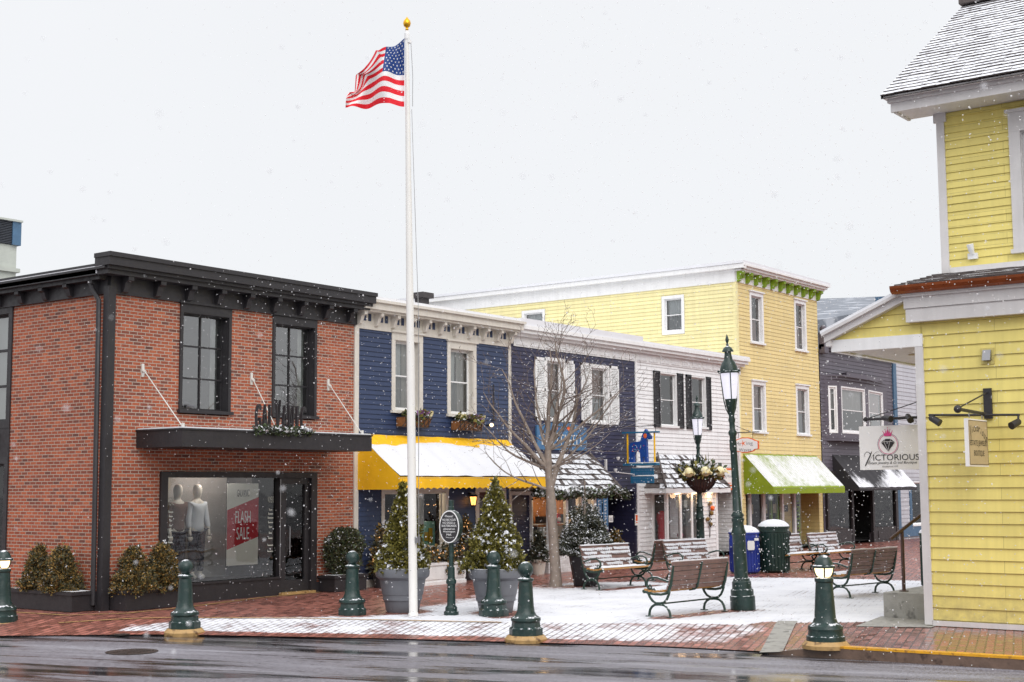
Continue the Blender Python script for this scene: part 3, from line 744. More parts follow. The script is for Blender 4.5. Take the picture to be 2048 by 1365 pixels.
# lists of lettering on the glass
F_ = MB(FF(-.043))
F_.text("MEN'S", (1.51, 0, 1.88), (1, 0, 0), (0, 0, 1), .14, .13); F_.text("WOMEN'S", (4.02, 0, 1.90), (1, 0, 0), (0, 0, 1), .16, .13)
for i, k in enumerate((1.68, 1.60, 1.52, 1.43, 1.34, 1.22, 1.12, .98, .86)):
    for x, s_ in ((1.51, .11), (4.02, .15)):
        L = s_*(.75+.25*sin(i*5.1+x)); F_.box(x-L/2, x+L/2, 0, .002, k, k+.022); F_.box(x-L/2, x-L/2+.012, 0, .002, k+.022, k+.045)
F_.build('window_lettering', 'stone_pale', sf)
# display window: grey panel standing in for the street's reflection in the glass, plinth
mb = MB(); mb.box(1.25, 3.75, 1.05, 1.1, .3, 2.9); mb.build('reflection_panel', 'reflection_grey', T)
mb = MB(); mb.box(1.25, 4.2, .12, 1.0, .3, .38); mb.box(3.75, 3.8, .3, 2.5, .3, 2.9); mb.build('display_floor', 'int_dark', T)
# flat entrance canopy on tie rods
mb = MB(); mb.box(.65, 5.57, -1.26, 0, 2.86, 3.16); mb.box(.63, 5.59, -1.28, 0, 3.16, 3.19)
cp = mb.build('canopy', 'black_panel', T)
mb = MB(); mb.box(.66, 5.56, -1.24, -.02, 3.191, 3.215); mb.build('snow', 'snow', cp)
for xw, xf in ((.75, .72), (3.41, 3.0), (5.57, 5.35)):
    mb = MB(); mb.tube([(xw, -.05, 4.28), (xf, -1.2, 3.2)], .010, 6); mb.box(xw-.025, xw+.025, -.03, 0, 4.16, 4.40); mb.tube([(xf, -1.2, 3.19), (xf, -1.2, 3.28)], .03, 6)
    mb.tube([(xw, -.02, 4.28), (xw, -.09, 4.24)], .03, 6); mb.build('tie_rod', 'rod_white', cp)
# GALVANIC letters standing on the canopy edge, and the snowy garland at their feet
t = thing('letter_sign', 'tall black standing letters reading GALVANIC on the flat canopy edge', 'sign', (3.08, -1.2, 3.19))
mb = MB()
wl_ = "GALVANIC"; n = len(wl_); w = (3.76-2.42)/n
for i, ch in enumerate(wl_):
    x = 2.42+w*(i+.5); hh = .60 if ch == 'V' else .5; zc = 3.195+hh/2+(.0 if ch != 'V' else -.0)
    lw = w*.74 if ch != 'I' else w*.26
    g = glyphs(ch)
    for d in (-1.225, -1.165):
        for pts in g: mb.poly([(x+(q[0]-.5)*lw, d, zc+(q[1]-.5)*hh) for q in (pts if d < -1.2 else pts[::-1])])
    # sides from the outline edges
    ed = {}
    for pts in g:
        for k in range(3):
            a, b = pts[k], pts[(k+1) % 3]; key = tuple(sorted(((round(a[0], 4), round(a[1], 4)), (round(b[0], 4), round(b[1], 4)))))
            ed[key] = ed.get(key, 0)+1
    for (a, b), c in ed.items():
        if c == 1:
            A = (x+(a[0]-.5)*lw, zc+(a[1]-.5)*hh); B = (x+(b[0]-.5)*lw, zc+(b[1]-.5)*hh)
            mb.poly(((A[0], -1.225, A[1]), (B[0], -1.225, B[1]), (B[0], -1.165, B[1]), (A[0], -1.165, A[1])))
mb.build('lettering', 'black_trim', t)
RG = random.Random(5)
mb = MB()
for i in range(90):
    x = 2.36+1.45*i/89; c = (x, -1.235+RG.uniform(-.05, .04), 3.2+RG.uniform(-.05, .035))
    tuft(mb, c, (RG.uniform(-.4, .4), -.6, .3), 12, .09, ['leaf_green', 'leaf_dark'], .42, RG)
tag(mb.build('garland', ['leaf_green', 'leaf_dark', 'tip_snow']), 'snowy evergreen garland lying at the feet of the GALVANIC letters', 'garland')

# things in the display window
def mannequin(x, y, z, top, label):
    t = thing('mannequin', label, 'mannequin', (x, y, z), 0, 'mannequins in the clothes shop window')
    def sk(name, pts, edges, rad, mat):
        me = bpy.data.meshes.new(name); me.from_pydata([Vector(q) for q in pts], edges, []); me.materials.append(M_[mat])
        o = bpy.data.objects.new(name, me); COL.objects.link(o); o.parent = t
        md = o.modifiers.new('s', 'SKIN'); md.use_smooth_shade = True
        lay = me.skin_vertices[0] if me.skin_vertices else None
        if lay is None:
            bm = bmesh.new(); bm.from_mesh(me); bm.verts.layers.skin.verify(); bm.to_mesh(me); bm.free(); lay = me.skin_vertices[0]
        for i, r in enumerate(rad): lay.data[i].radius = r if isinstance(r, tuple) else (r, r)
        lay.data[0].use_root = True
        su = o.modifiers.new('u', 'SUBSURF'); su.levels = 1; su.render_levels = 2
        return o
    # one continuous body: pelvis, spine, head, arms with hands, legs and feet
    pts = [(0,0,.88),(0,0,1.05),(0,-.01,1.24),(0,0,1.36),(0,0,1.44),(0,-.01,1.54),(0,-.015,1.64),(0,-.01,1.70),
           (.15,0,1.33),(.2,-.02,1.08),(.22,-.07,.86),(.215,-.09,.77),(-.15,0,1.33),(-.2,-.02,1.08),(-.22,-.07,.86),(-.215,-.09,.77),
           (.08,0,.82),(.09,0,.45),(.09,0,.08),(.1,-.12,.03),(-.08,0,.82),(-.09,0,.45),(-.09,0,.08),(-.1,-.12,.03)]
    ed = [(0,1),(1,2),(2,3),(3,4),(4,5),(5,6),(6,7),(3,8),(8,9),(9,10),(10,11),(3,12),(12,13),(13,14),(14,15),(0,16),(16,17),(17,18),(18,19),(0,20),(20,21),(21,22),(22,23)]
    rad = [(.14,.1),(.12,.09),(.15,.1),(.1,.08),.05,(.085,.1),(.08,.1),(.045,.055),.055,.042,.033,.03,.055,.042,.033,.03,.085,.06,.042,.035,.085,.06,.042,.035]
    sk('body', pts, ed, rad, 'mannequin')
    sh = [(0,0,.82),(0,0,1.1),(0,-.01,1.26),(0,0,1.37),(.16,0,1.34),(.21,-.02,1.08),(.225,-.06,.9),(-.16,0,1.34),(-.21,-.02,1.08),(-.225,-.06,.9)]
    sk('top', sh, [(0,1),(1,2),(2,3),(3,4),(4,5),(5,6),(3,7),(7,8),(8,9)], [(.165,.125),(.145,.115),(.17,.125),(.11,.09),.07,.055,.048,.07,.055,.048], top)
    tr = [(0,0,.98),(.085,0,.8),(.092,0,.45),(.095,0,.12),(-.085,0,.8),(-.092,0,.45),(-.095,0,.12)]
    sk('trousers', tr, [(0,1),(1,2),(2,3),(0,4),(4,5),(5,6)], [(.16,.12),.105,.08,.065,.105,.08,.065], 'trousers')
    for s_ in (-1, 1):
        mb = MB()
        for k in range(5):
            a = (k-2)*.016; L = (.05, .075, .082, .076, .06)[k] if s_ > 0 else (.06, .076, .082, .075, .05)[k]
            mb.tube([(s_*.215+a, -.095, .76), (s_*.215+a*1.3, -.105, .76-L*.55), (s_*.215+a*1.3, -.10, .76-L)], [.010, .009, .006], 6)
        mb.build('fingers', 'mannequin', t, smooth=True, local=True)
    t.scale = (1.08, 1.08, 1.08)
    return t
mannequin(2.62, .62, .38, 'shirt_pale', 'shop mannequin in a pale long sleeved top beside the red sale poster')
mannequin(2.17, .66, .38, 'jacket_brown', 'shop mannequin in a brown jacket near the left window frame')
t = thing('sale_poster', 'red and white poster reading FLASH SALE hanging in the brick shop window', 'poster', (3.51, .30, .62))
PX = .22
mb = MB(FF(-.29)); mb.box(2.88+PX, 3.70+PX, -.012, 0, .62, 2.22); pp = mb.build('sheet', 'paper', t)
mb = MB(FF(-.289)); mb.poly([(2.88+PX, .003, .93), (3.70+PX, .003, 1.16), (3.70+PX, .003, 1.95), (2.88+PX, .003, 1.70)])
mb.build('red_band', 'sign_red', t)
mb = MB(FF(-.284)); mb.text('GALVANIC', (3.29+PX, 0, 2.03), (1, 0, 0), (0, 0, 1), .32, .14); mb.build('shop_name', 'ink', t)
mb = MB(FF(-.283)); mb.text('FLASH', (3.29+PX, 0, 1.56), (1, 0, 0), (0, 0, 1), .40, .24); mb.text('SALE', (3.29+PX, 0, 1.24), (1, 0, 0), (0, 0, 1), .33, .24); mb.build('lettering', 'white_ink', t)

# ================================================================= blue clapboard shop
T = thing('blue_shop', 'blue clapboard shop with cream bracketed cornice between brick shop and navy shop', 'building', (6.36, 0, 0))
U0, U1 = 6.36, 11.95
wins = [(7.68, 8.50, 3.83, 5.40), (9.62, 10.47, 3.82, 5.36)]
ops = [(a-.12, b+.12, c-.06, d+.2) for a, b, c, d in wins]+[(7.24, 9.54, .62, 2.12), (10.55, 11.72, .0, 2.12)]
wo = wins+ops[2:]
mb = MB(FF()); wall_panel(mb, U0, U1, 0, 5.7, wo, .16); siding(mb, U0+.13, U1-.08, .15, 5.56, ops, .105)
mb.build('wall', 'blue_siding', T)
mb = MB(); shell(mb, U0+.03, U1-.03, .02, 9, 5.9, (2.95, 5.9, .12)); mb.build('interior', 'int_dark', T)
mb = MB(); mb.box(U0, U1, .0, 12, 5.95, 6.05); mb.build('roof', 'snow', T)
F_ = MB(FF()); F_.box(U0, U0+.13, 0, .035, 0.15, 5.58); F_.box(U1-.08, U1+.02, 0, .035, 0.15, 5.58); F_.build('corner_board', 'cream_trim', T)
F_ = MB(FF()); F_.box(U0, 7.2, 0, .05, 0, .16); F_.box(9.6, 10.5, 0, .05, 0, .16); F_.build('base_board', 'cream_trim', T)
F_ = MB(FF()); F_.box(U0+.02, U1, 0, .04, 5.56, 5.92); F_.box(U0+.02, U1+.1, 0, .28, 5.92, 5.97); F_.box(U0, U1+.14, 0, .34, 5.97, 6.12); F_.box(U0, U1+.18, 0, .40, 6.12, 6.18)
co = F_.build('cornice', 'cream_trim', T)
F_ = MB(FF()); F_.box(U0+.2, U1+.1, .0, .30, 6.181, 6.26); F_.build('snow', 'snow', co)
n = 11
for i in range(n):
    u = U0+.1+(U1-U0-.16)*i/(n-1); F_ = MB(FF()); bracket(F_, u, .04, .22, 5.93, .30, .09); F_.build('bracket', 'cream_trim', co)
for i in range(n-1):
    u = U0+.1+(U1-U0-.16)*(i+.5)/(n-1)
    for s_ in (-1, 1): F_ = MB(FF()); F_.box(u+s_*.08-.045, u+s_*.08+.045, .04, .05, 5.74, 5.9); F_.build('cornice_panel', 'blue_siding', co)
for a, b, c, d in wins: window(FF(), a, b, c, d, T, cw=.12, hd=.17, trim='cream_trim', sash='white_trim', grid=(1, 2), rec=.11, sw=.06, cur=[('sheer', (.02, .55, .5, 1)), ('sheer_grey', (.02, .62, 0, .5)), ('curtain', (.6, .98, .02, 1))])
# shop window with mint cabinet, door
w = window(FF(), 7.34, 9.44, .74, 2.02, T, cw=.1, trim='cream_trim', sash='cream_trim', grid=(2, 1), rec=.1, bar=.05, gl='glass_shop', cur=('curtain', (.64, .78, .42, .98), (.35, .42, .45, .98)))
mb = MB(); mb.box(8.75, 9.5, .35, .75, .7, 1.34); mb.box(7.5, 8.6, .5, .8, .7, .95); mb.build('display_cabinet', 'mint', T)
mb = MB()
for x, z, h in ((7.45, 1.05, .75), (8.3, 1.3, .06), (9.25, .85, .34), (9.1, .9, .2)): mb.box(x, x+.12 if h > .1 else x+.6, .32, .34, z, z+h)
mb.build('display_goods', 'amber', T)
F_ = MB(FF()); F_.box(10.55, 10.68, -.3, .03, .0, 2.12); F_.box(11.6, 11.74, -.3, .03, 0, 2.12); F_.box(10.68, 11.6, -.3, .03, 2.0, 2.12); F_.build('door_frame', 'cream_trim', T)
F_ = MB(FF()); F_.box(10.68, 11.6, -.32, -.27, .1, 2.0); dr = F_.build('door', 'red_door', T)
F_ = MB(FF()); F_.poly(((10.82, -.262, .9), (11.46, -.262, .9), (11.46, -.262, 1.86), (10.82, -.262, 1.86))); F_.build('pane', 'glass_shop', dr)
F_ = MB(FF()); F_.ball((10.75, -.24, 1.0), .03, 8); F_.build('handle', 'gold', dr)
# fairy lights in the window
mb = MB(); RG = random.Random(3)
for i in range(26): mb.ball((RG.uniform(7.5, 9.4), .25, RG.uniform(1.5, 1.98)), .012, 6)
mb.build('fairy_lights', 'fairy', T)
# lantern beside the door
t = thing('wall_lantern', 'lit black wall lantern with orange glow under the yellow awning', 'lantern', (10.32, -.12, 1.72))
mb = MB(); mb.lathe([(.03, 1.98), (.1, 1.93), (.11, 1.9)], 6, (10.32, -.14, 0)); mb.box(10.3, 10.34, -.14, 0, 1.96, 1.99)
for k in range(6):
    a = pi*2*k/6+.52; mb.tube([(10.32+.095*cos(a), -.14+.095*sin(a), 1.9), (10.32+.06*cos(a), -.14+.06*sin(a), 1.70)], .007, 4)
mb.lathe([(.06, 1.66), (.065, 1.70)], 6, (10.32, -.14, 0)); mb.build('lantern_frame', 'black_trim', t)
mb = MB(); mb.lathe([(.055, 1.705), (.088, 1.895)], 6, (10.32, -.14, 0)); mb.build('lantern_glass', 'bulb_orange', t)
# flood bulb on the wall above the awning
t = thing('flood_bulb', 'small glowing bulb on the blue wall right of the window boxes', 'lamp', (11.0, -.15, 3.55))
mb = MB(); mb.ball((10.95, -.2, 3.6), .045, 10); mb.build('bulb', 'bulb_flood', t)
mb = MB(); mb.tube([(11.02, 0, 3.6), (10.97, -.17, 3.6)], .03, 8); mb.build('bulb_holder', 'black_trim', t)
t = thing('dark_trellis', 'thin black iron ornament on the blue wall beside the right upper window', 'ornament', (11.2, -.03, 3.7))
mb = MB(); mb.tube([(11.25, -.04, 3.7), (11.25, -.04, 4.6)], .014, 5); mb.box(11.13, 11.37, -.05, -.03, 3.98, 4.0); mb.box(11.15, 11.35, -.05, -.03, 3.74, 3.76); mb.build('rod', 'black_trim', t)

# ================================================================= navy shop
T = thing('navy_shop', 'dark navy clapboard shop with white shutters and a snowy shingle hood', 'building', (11.97, 0, 0))
U0, U1 = 11.97, 17.8
wins = [(13.52, 14.24, 3.84, 5.34), (15.58, 16.36, 3.84, 5.30)]
ops = [(a-.09, b+.09, c-.06, d+.08) for a, b, c, d in wins]
bay = (12.72, 14.85, .52, 1.95)
door = (16.32, 17.72, 0, 1.98)
mb = MB(FF()); wall_panel(mb, U0, U1, 0, 5.7, wins+[bay, door], .16); siding(mb, U0, U1, .15, 5.62, ops+[bay, door], .105)
mb.build('wall', 'navy_siding', T)
mb = MB(); shell(mb, U0+.03, U1-.03, .03, 9, 5.9, (2.9, 5.9, .1)); mb.build('interior', 'int_dark', T)
mb = MB(); mb.box(U0, 24.15, 0, 12, 5.9, 6.0); mb.build('roof', 'snow', T)
for a, b, c, d in wins:
    w = window(FF(), a, b, c, d, T, cw=.09, trim='white_trim', grid=(1, 2), rec=.08, sw=.05, cur=[('curtain_rose', (.03, .97, .45, 1)), ('sheer_grey', (.03, .97, 0, .45))])
for a, b in ((12.98, 13.42), (14.34, 14.74), (15.06, 15.48), (16.47, 16.9)):
    F_ = MB(FF()); F_.box(a, a+.05, .02, .05, 3.8, 5.4); F_.box(b-.05, b, .02, .05, 3.8, 5.4); F_.box(a, b, .02, .05, 3.8, 3.87); F_.box(a, b, .02, .05, 5.33, 5.4); F_.box(a, b, .02, .05, 4.55, 4.62)
    z = 3.87
    while z < 5.33:
        F_.poly(((a+.05, .045, z), (b-.05, .045, z), (b-.05, .022, z+.045), (a+.05, .022, z+.045))); z += .045
    F_.build('shutter', 'white_trim', T)
def long_cornice(T, a, b, top=.06, ret=0.):
    F_ = MB(FF()); F_.box(a, b, 0, .035, 5.61, 5.88)
    F_.box(a, b+ret*.6, 0, .16, 5.86, 5.93); F_.box(a, b+ret, 0, .26, 5.93, 6.02); F_.box(a, b+ret*1.2, 0, .32, 6.02, 6.12)
    o = F_.build('cornice', 'white_trim', T)
    F_ = MB(FF()); n = int((b-a)/.62)
    for i in range(n):
        u = a+(b-a)*(i+.5)/n
        F_.box(u-.25, u+.25, .035, .045, 5.64, 5.84)
        for k in range(5): F_.prism([(-.03, 0), (.03, 0), (.018, .06+.04*((k*3+i) % 3)), (-.018, .06+.04*((k*3+i) % 3))], (u-.2+k*.1, .045, 5.66), (1, 0, 0), (0, 0, 1), (0, .012, 0))
    F_.build('frieze_panel', 'white_siding', o)
    F_ = MB(FF()); F_.box(a, b+ret*1.1, .0, .30, 6.121, 6.121+top); F_.build('snow', 'snow', o)
long_cornice(T, U0+.12, U1, .17)
# bay window under the hood
def bay_window(T, x0, x1, d, z0, z1, posts, trim, lite, base_mat, chamfer=.0, inner='int_wood', floor=0.):
    """projecting shop window: base, posts, head and panes on three sides"""
    mb = MB(); mb.box(x0, x1, -d, 0, z0-.10, z0); mb.box(x0-.03, x1+.03, -d-.03, 0, z0-.02, z0+.03)
    mb.box(x0, x1, -d, 0, z1, z1+.12)
    for p in posts: mb.box(p-.05, p+.05, -d, -d+.08, z0+.03, z1)
    mb.box(x0, x0+.06, -.08, 0, z0+.03, z1); mb.box(x1-.06, x1, -.08, 0, z0+.03, z1)
    b = mb.build('bay_window', trim, T)
    mb = MB(); y = -d+.03; mb.poly(((x0+.02, y, z0), (x1-.02, y, z0), (x1-.02, y, z1), (x0+.02, y, z1))); mb.poly(((x0+.02, y, z0), (x0+.02, 0, z0), (x0+.02, 0, z1), (x0+.02, y, z1))); mb.poly(((x1-.02, y, z0), (x1-.02, 0, z0), (x1-.02, 0, z1), (x1-.02, y, z1)))
    mb.build('pane', 'glass_shop', b)
    mb = MB(); 
    if base_mat: mb.tf = None; mb.box(x0+.02, x1-.02, -d+.03, 0, floor, z0-.10); mb.build('bay_base', base_mat, b)
    return b
b = bay_window(T, 12.72, 14.85, .60, .56, 1.86, (12.77, 13.52, 14.2, 14.80), 'white_trim', None, 'white_siding')
mb = MB(); mb.box(12.8, 14.8, .25, .3, .5, 1.95); mb.build('display_back', 'int_wood', T)
mb = MB(); RG = random.Random(11)
for i in range(16):
    x = RG.uniform(12.85, 14.7); z = RG.choice((.62, .9, 1.2)); h = RG.uniform(.1, .26); mb.box(x, x+RG.uniform(.06, .18), RG.uniform(-.45, .1), .15, z, z+h, RG.randrange(4))
mb.box(12.8, 14.8, -.1, .2, .88, .9); mb.box(12.8, 14.8, -.1, .2, 1.17, 1.19)
mb.build('display_goods', ['paper', 'red_bit', 'amber', 'int_dark'], T)
mb = MB(); mb.box(16.32, 17.72, .9, .95, 0, 2.1); mb.box(16.3, 16.34, .0, .9, 0, 2.1); mb.box(17.70, 17.74, 0, .9, 0, 2.1); mb.build('door_recess', 'navy_siding', T)
mb = MB(); mb.box(16.6, 17.45, .85, .9, .05, 1.95); dr = mb.build('door', 'dark_wood', T)
mb = MB(); mb.ball((16.68, .82, 1.), .03, 8); mb.build('handle', 'gold', dr)
# shingle hood
mb = MB(); E_, H_ = 2.02, 2.96; d = .95
A = (11.9, -d, E_); B = (15.52, -d, E_); C = (15.46, 0, H_); D = (12.95, 0, H_); W0 = (11.9, 0, E_); W1 = (15.52, 0, E_)
RG = random.Random(21)
shingles(mb, A, B, D, C, 7, .05, (0, 0, 0, 0, 1), 1, .17, .04, RG); shingles(mb, W0, A, D, D, 7, .03, 1, 1, .16, .03, RG); shingles(mb, B, W1, C, C, 7, .03, 0, 1, .16, .03, RG)
mb.box(11.9, 15.52, -d+.02, 0, E_-.10, E_-.005, 2)
for p, q in ((A, D), (B, C)): mb.tube([(p[0], p[1], p[2]+.05), (q[0], q[1], q[2]+.05)], .035, 6, 1)
mb.build('hood', ['shingle_snow', 'shingle', 'white_trim'], T)
mb = MB(); RG = random.Random(9)
for i in range(300):
    x = 11.55+4.15*i/299; sag = .06*sin((x-11.6)*4.2)
    tuft(mb, (x, -1.0+RG.uniform(-.05, .04), 1.97+sag*.6+RG.uniform(-.08, .06)), (RG.uniform(-.5, .5), -.6, .1), 16, .10, ['leaf_green', 'leaf_dark', 'leaf_dark2'], .42, RG)
tag(mb.build('garland', ['leaf_green', 'leaf_dark', 'leaf_dark2', 'tip_snow']), 'thick snowy evergreen garland along the eave of the shingle hood', 'garland')
# blue signs
t = thing('shop_sign', 'wide bright blue painted board on the navy wall behind the bare tree', 'sign', (14.1, -.05, 3.1))
mb = MB(); mb.prism([(13.0, 3.06), (15.25, 3.06), (15.25, 3.66), (14.7, 3.74), (14.1, 3.78), (13.5, 3.74), (13.0, 3.66)], (0, -.06, 0), (1, 0, 0), (0, 0, 1), (0, .05, 0)); mb.build('board', 'sign_blue', t)
mb = MB(FF(.064)); RG = random.Random(2); x = 13.2
while x < 15.0:
    w_ = RG.uniform(.07, .15); mb.box(x, x+.035, 0, .002, 3.18, 3.46)
    for z in RG.sample((3.18, 3.30, 3.43), 2): mb.box(x+.035, x+w_, 0, .002, z, z+.03)
    x += w_+.06
mb.build('faded_lettering', 'paper', t)
mb = MB(FF(.064))
for u in (13.85, 14.4): mb.poly([(u+.07*cos(k*pi/5), 0, 3.63+.07*sin(k*pi/5)) for k in range(10)])
mb.build('painted_flower', 'orange', t)
for k, (x, lab) in enumerate(((15.82, 'narrow blue hanging banner left of its twin beside the navy doorway'), (16.12, 'narrow blue hanging banner nearest the navy doorway'))):
    t = thing('banner', lab, 'banner', (x, -.06, .98), 0, 'blue banners by the navy doorway')
    mb = MB(); mb.box(x-.12, x+.12, -.06, -.045, .98, 1.80); mb.build('cloth', 'sign_blue', t)
    mb = MB(FF(.063))
    for j in range(9): z = 1.06+j*.08; mb.box(x-.05, x-.02, 0, .002, z, z+.05); mb.box(x-.02, x+.05, 0, .002, z+.02*(j % 3), z+.012+.02*(j % 3))
    for j in range(3): mb.box(x-.1+j*.08, x-.07+j*.08, 0, .003, .94, .98, 1)
    mb.build('painted_pattern', ['white_ink', 'red_bit'], t)
for nm, lab, x, z, w_, h_, m_ in (('notice', 'small white notice on the navy door jamb beside the blue banners', 16.42, 1.25, .2, .18, 'sign_white'), ('notice', 'small orange and white notice on the wall edge right of the dark doorway', 17.76, 1.2, .2, .32, 'sign_white')):
    mb = MB(FF()); mb.box(x-w_/2, x+w_/2, .02, .035, z-h_/2, z+h_/2, 0)
    for j in range(3): mb.box(x-w_*.35, x+w_*.35, .035, .037, z-h_*.3+j*h_*.18, z-h_*.3+j*h_*.18+h_*.08, 1)
    if h_ > .25: mb.box(x-w_*.4, x+w_*.4, .035, .036, z-.02, z+h_*.4, 1)
    tag(mb.build(nm, [m_, 'orange' if h_ > .25 else 'ink_soft']), lab, 'notice')
# ================================================================= white shop
T = thing('white_shop', 'white clapboard shop with black shutters and a lit bay window', 'building', (17.82, 0, 0))
U0, U1 = 17.82, 23.95
wins = [(19.16, 20.05, 3.86, 5.36), (20.98, 21.80, 3.88, 5.36)]
ops = [(a-.05, b+.05, c-.05, d+.05) for a, b, c, d in wins]
bay = (18.62, 20.5, .5, 1.92); rec = (21.42, 23.75, 0, 1.98)
mb = MB(FF()); wall_panel(mb, U0, U1, 0, 5.7, wins+[bay, rec], .16); siding(mb, U0, U1-.1, .1, 5.62, ops+[bay, rec], .118)
mb.tf = Fr((20.35, -.5, 0), (1, 0, 0), (0, -1, 0)); siding(mb, 0, 1.03, .1, 1.95, [], .118)
mb.tf = None; mb.box(20.36, 21.37, -.5, 0, 0, 1.96)
mb.tf = LX(18.55); siding(mb, 0, .5, .1, .48, [], .118)
mb.build('wall', 'white_siding', T)
mb = MB(); shell(mb, U0+.03, U1-.03, .03, 9, 5.9, (2.9, 5.9, .1)); mb.build('interior', 'int_dark', T)
F_ = MB(FF()); F_.box(U1-.1, U1+.02, 0, .04, 0, 5.62); F_.box(21.38, 21.5, .0, .53, .0, 1.95); F_.box(U0-.04, U0+.05, .0, .04, 0, 5.62); F_.build('corner_board', 'white_trim', T)
for a, b, c, d in wins: window(FF(), a, b, c, d, T, cw=.04, trim='white_trim', grid=(1, 2), rec=.06, sw=.035, bar=.025)
for a, b in ((18.77, 19.12), (20.09, 20.46), (20.62, 20.94), (21.84, 22.14)):
    F_ = MB(FF()); F_.box(a, a+.05, .02, .05, 3.8, 5.42); F_.box(b-.05, b, .02, .05, 3.8, 5.42); F_.box(a, b, .02, .05, 3.8, 3.87); F_.box(a, b, .02, .05, 5.35, 5.42)
    z = 3.87
    while z < 5.35:
        F_.poly(((a+.05, .045, z), (b-.05, .045, z), (b-.05, .022, z+.045), (a+.05, .022, z+.045))); z += .045
    F_.build('shutter', 'shutter_black', T)
long_cornice(T, U0, U1+.15, .05, .12)
bay_window(T, 18.57, 20.42, .51, .48, 1.88, (18.62, 19.36, 20.0, 20.37), 'white_trim', None, 'white_siding')
mb = MB(); mb.box(18.6, 20.45, .5, .55, .4, 1.95); mb.build('display_back', 'int_dark', T)
mb = MB(); mb.lathe([(.1, .6), (.12, .8), (.10, 1.0), (.16, 1.2), (.13, 1.35), (.05, 1.42)], 12, (18.95, -.1, 0), 0); mb.ball((19.65, -.3, .72), .09, 8, 2); mb.box(19.5, 20.2, -.2, .2, .48, .62, 1); mb.box(18.7, 20.3, -.4, .3, .485, .5, 1)
for x in (19.3, 19.75, 20.15): mb.box(x-.1, x+.1, -.44, -.435, 1.5, 1.72, 1)
mb.build('display_goods', ['sign_red', 'paper', 'pink'], T, smooth=True)
# recessed entrance
mb = MB(); mb.tf = Fr((21.42, 1.1, 0), (1, 0, 0), (0, -1, 0)); siding(mb, 0, 2.33, .05, 2.0, [(1.1, 1.98, 0, 1.95)], .118); mb.tf = LX(23.75); siding(mb, -1.1, 0, .05, 2.0, [], .118); mb.build('entrance_wall', 'white_siding', T)
mb = MB(); mb.box(22.5, 23.42, 1.1, 1.15, .05, 1.98); dr = mb.build('door', 'cream_trim', T)
mb = MB(); mb.box(22.66, 23.26, 1.085, 1.1, .9, 1.8); mb.build('pane', 'glass_shop', dr)
# hood
mb = MB(); E_, H_ = 2.06, 3.02; d = .70
A = (18.22, -d, E_); B = (21.95, -d, E_); C = (21.35, 0, H_); D = (18.95, 0, H_); W0 = (18.22, 0, E_); W1 = (21.95, 0, E_); RG = random.Random(31)
shingles(mb, A, B, D, C, 7, .05, (0, 0, 0, 0, 1), 1, .17, .04, RG); shingles(mb, W0, A, D, D, 7, .03, (0, 1, 1), 1, .16, .03, RG); shingles(mb, B, W1, C, C, 7, .03, 0, 1, .16, .03, RG)
for p, q in ((A, D), (B, C)): mb.tube([(p[0], p[1], p[2]+.05), (q[0], q[1], q[2]+.05)], .032, 6, 1)
mb.box(18.2, 21.97, -d-.02, 0, E_-.14, E_-.004, 2)
hd = mb.build('hood', ['shingle_snow', 'shingle', 'white_trim'], T)
for x in (19.15, 20.1, 21.0):
    mb = MB(); mb.lathe([(.07, 0), (.07, .012)], 10, (x, -.56, 1.905)); mb.build('soffit_light', 'bulb_warm', hd)
    L = bpy.data.lights.new('soffit_lamp', 'POINT'); L.energy = 4.5; L.color = (1, .62, .32); L.shadow_soft_size = .10; lo = bpy.data.objects.new('soffit_lamp', L); COL.objects.link(lo); lo.location = (x, -.57, 1.86)
for x in (13.2, 14.3):
    L = bpy.data.lights.new('bay_lamp', 'POINT'); L.energy = 9; L.color = (1, .66, .38); L.shadow_soft_size = .22; lo = bpy.data.objects.new('bay_lamp', L); COL.objects.link(lo); lo.location = (x, -.2, 1.82)
L = bpy.data.lights.new('shop_lamp', 'POINT'); L.energy = 28; L.color = (1, .78, .55); L.shadow_soft_size = .1; lo = bpy.data.objects.new('shop_lamp', L); COL.objects.link(lo); lo.location = (8.4, .6, 1.9)
L = bpy.data.lights.new('display_fill', 'POINT'); L.energy = 40; L.color = (1, .93, .86); L.shadow_soft_size = .2; lo = bpy.data.objects.new('display_fill', L); COL.objects.link(lo); lo.location = (2.9, .16, 2.62)  # added fill light without a fixture, brightens poster and mannequins
# dried flower spray on the white wall
t = thing('flower_spray', 'dried flower spray with one red bloom on the white wall by the bay', 'decoration', (20.98, -.53, .7))
mb = MB(FF(.53)); mb.tube([(20.98, 0, .62), (21.0, .01, 1.1), (20.96, .01, 1.45), (21.0, .01, 1.58)], .012, 5, 0); mb.tube([(20.99, .01, 1.0), (20.85, .02, 1.12)], .01, 5)
for a, b, c, m_ in ((21.12, 1.46, .075, 2), (20.98, 1.6, .07, 1), (21.05, 1.32, .07, 1), (20.82, 1.15, .06, 1), (21.0, 1.0, .06, 1)): mb.ball((a, .03, b), c, 8, m_)
RG = random.Random(4)
for k in range(26): leaf(mb, (21.0+RG.uniform(-.1, .1), .03, RG.uniform(.9, 1.6)), (RG.uniform(-1, 1), RG.uniform(0, .5), RG.uniform(-1, 1)), .09, .022, 0, RG)
mb.build('blooms', ['dark_wood', 'leaf_rust', 'orange'], t)
def starfish(mb, c, U, V, r, m):
    pts = []
    for k in range(10):
        a = pi/2+.25+pi*k/5; q = r if k % 2 == 0 else r*.22; pts.append(Vector(c)+Vector(U)*q*cos(a)+Vector(V)*q*sin(a))
    ctr = Vector(c)
    for k in range(10): mb.poly((ctr, pts[k], pts[(k+1) % 10]), m)
t = thing('wall_sign', 'orange framed white board with an orange starfish above the white shop entrance', 'sign', (22.9, -.04, 1.98))
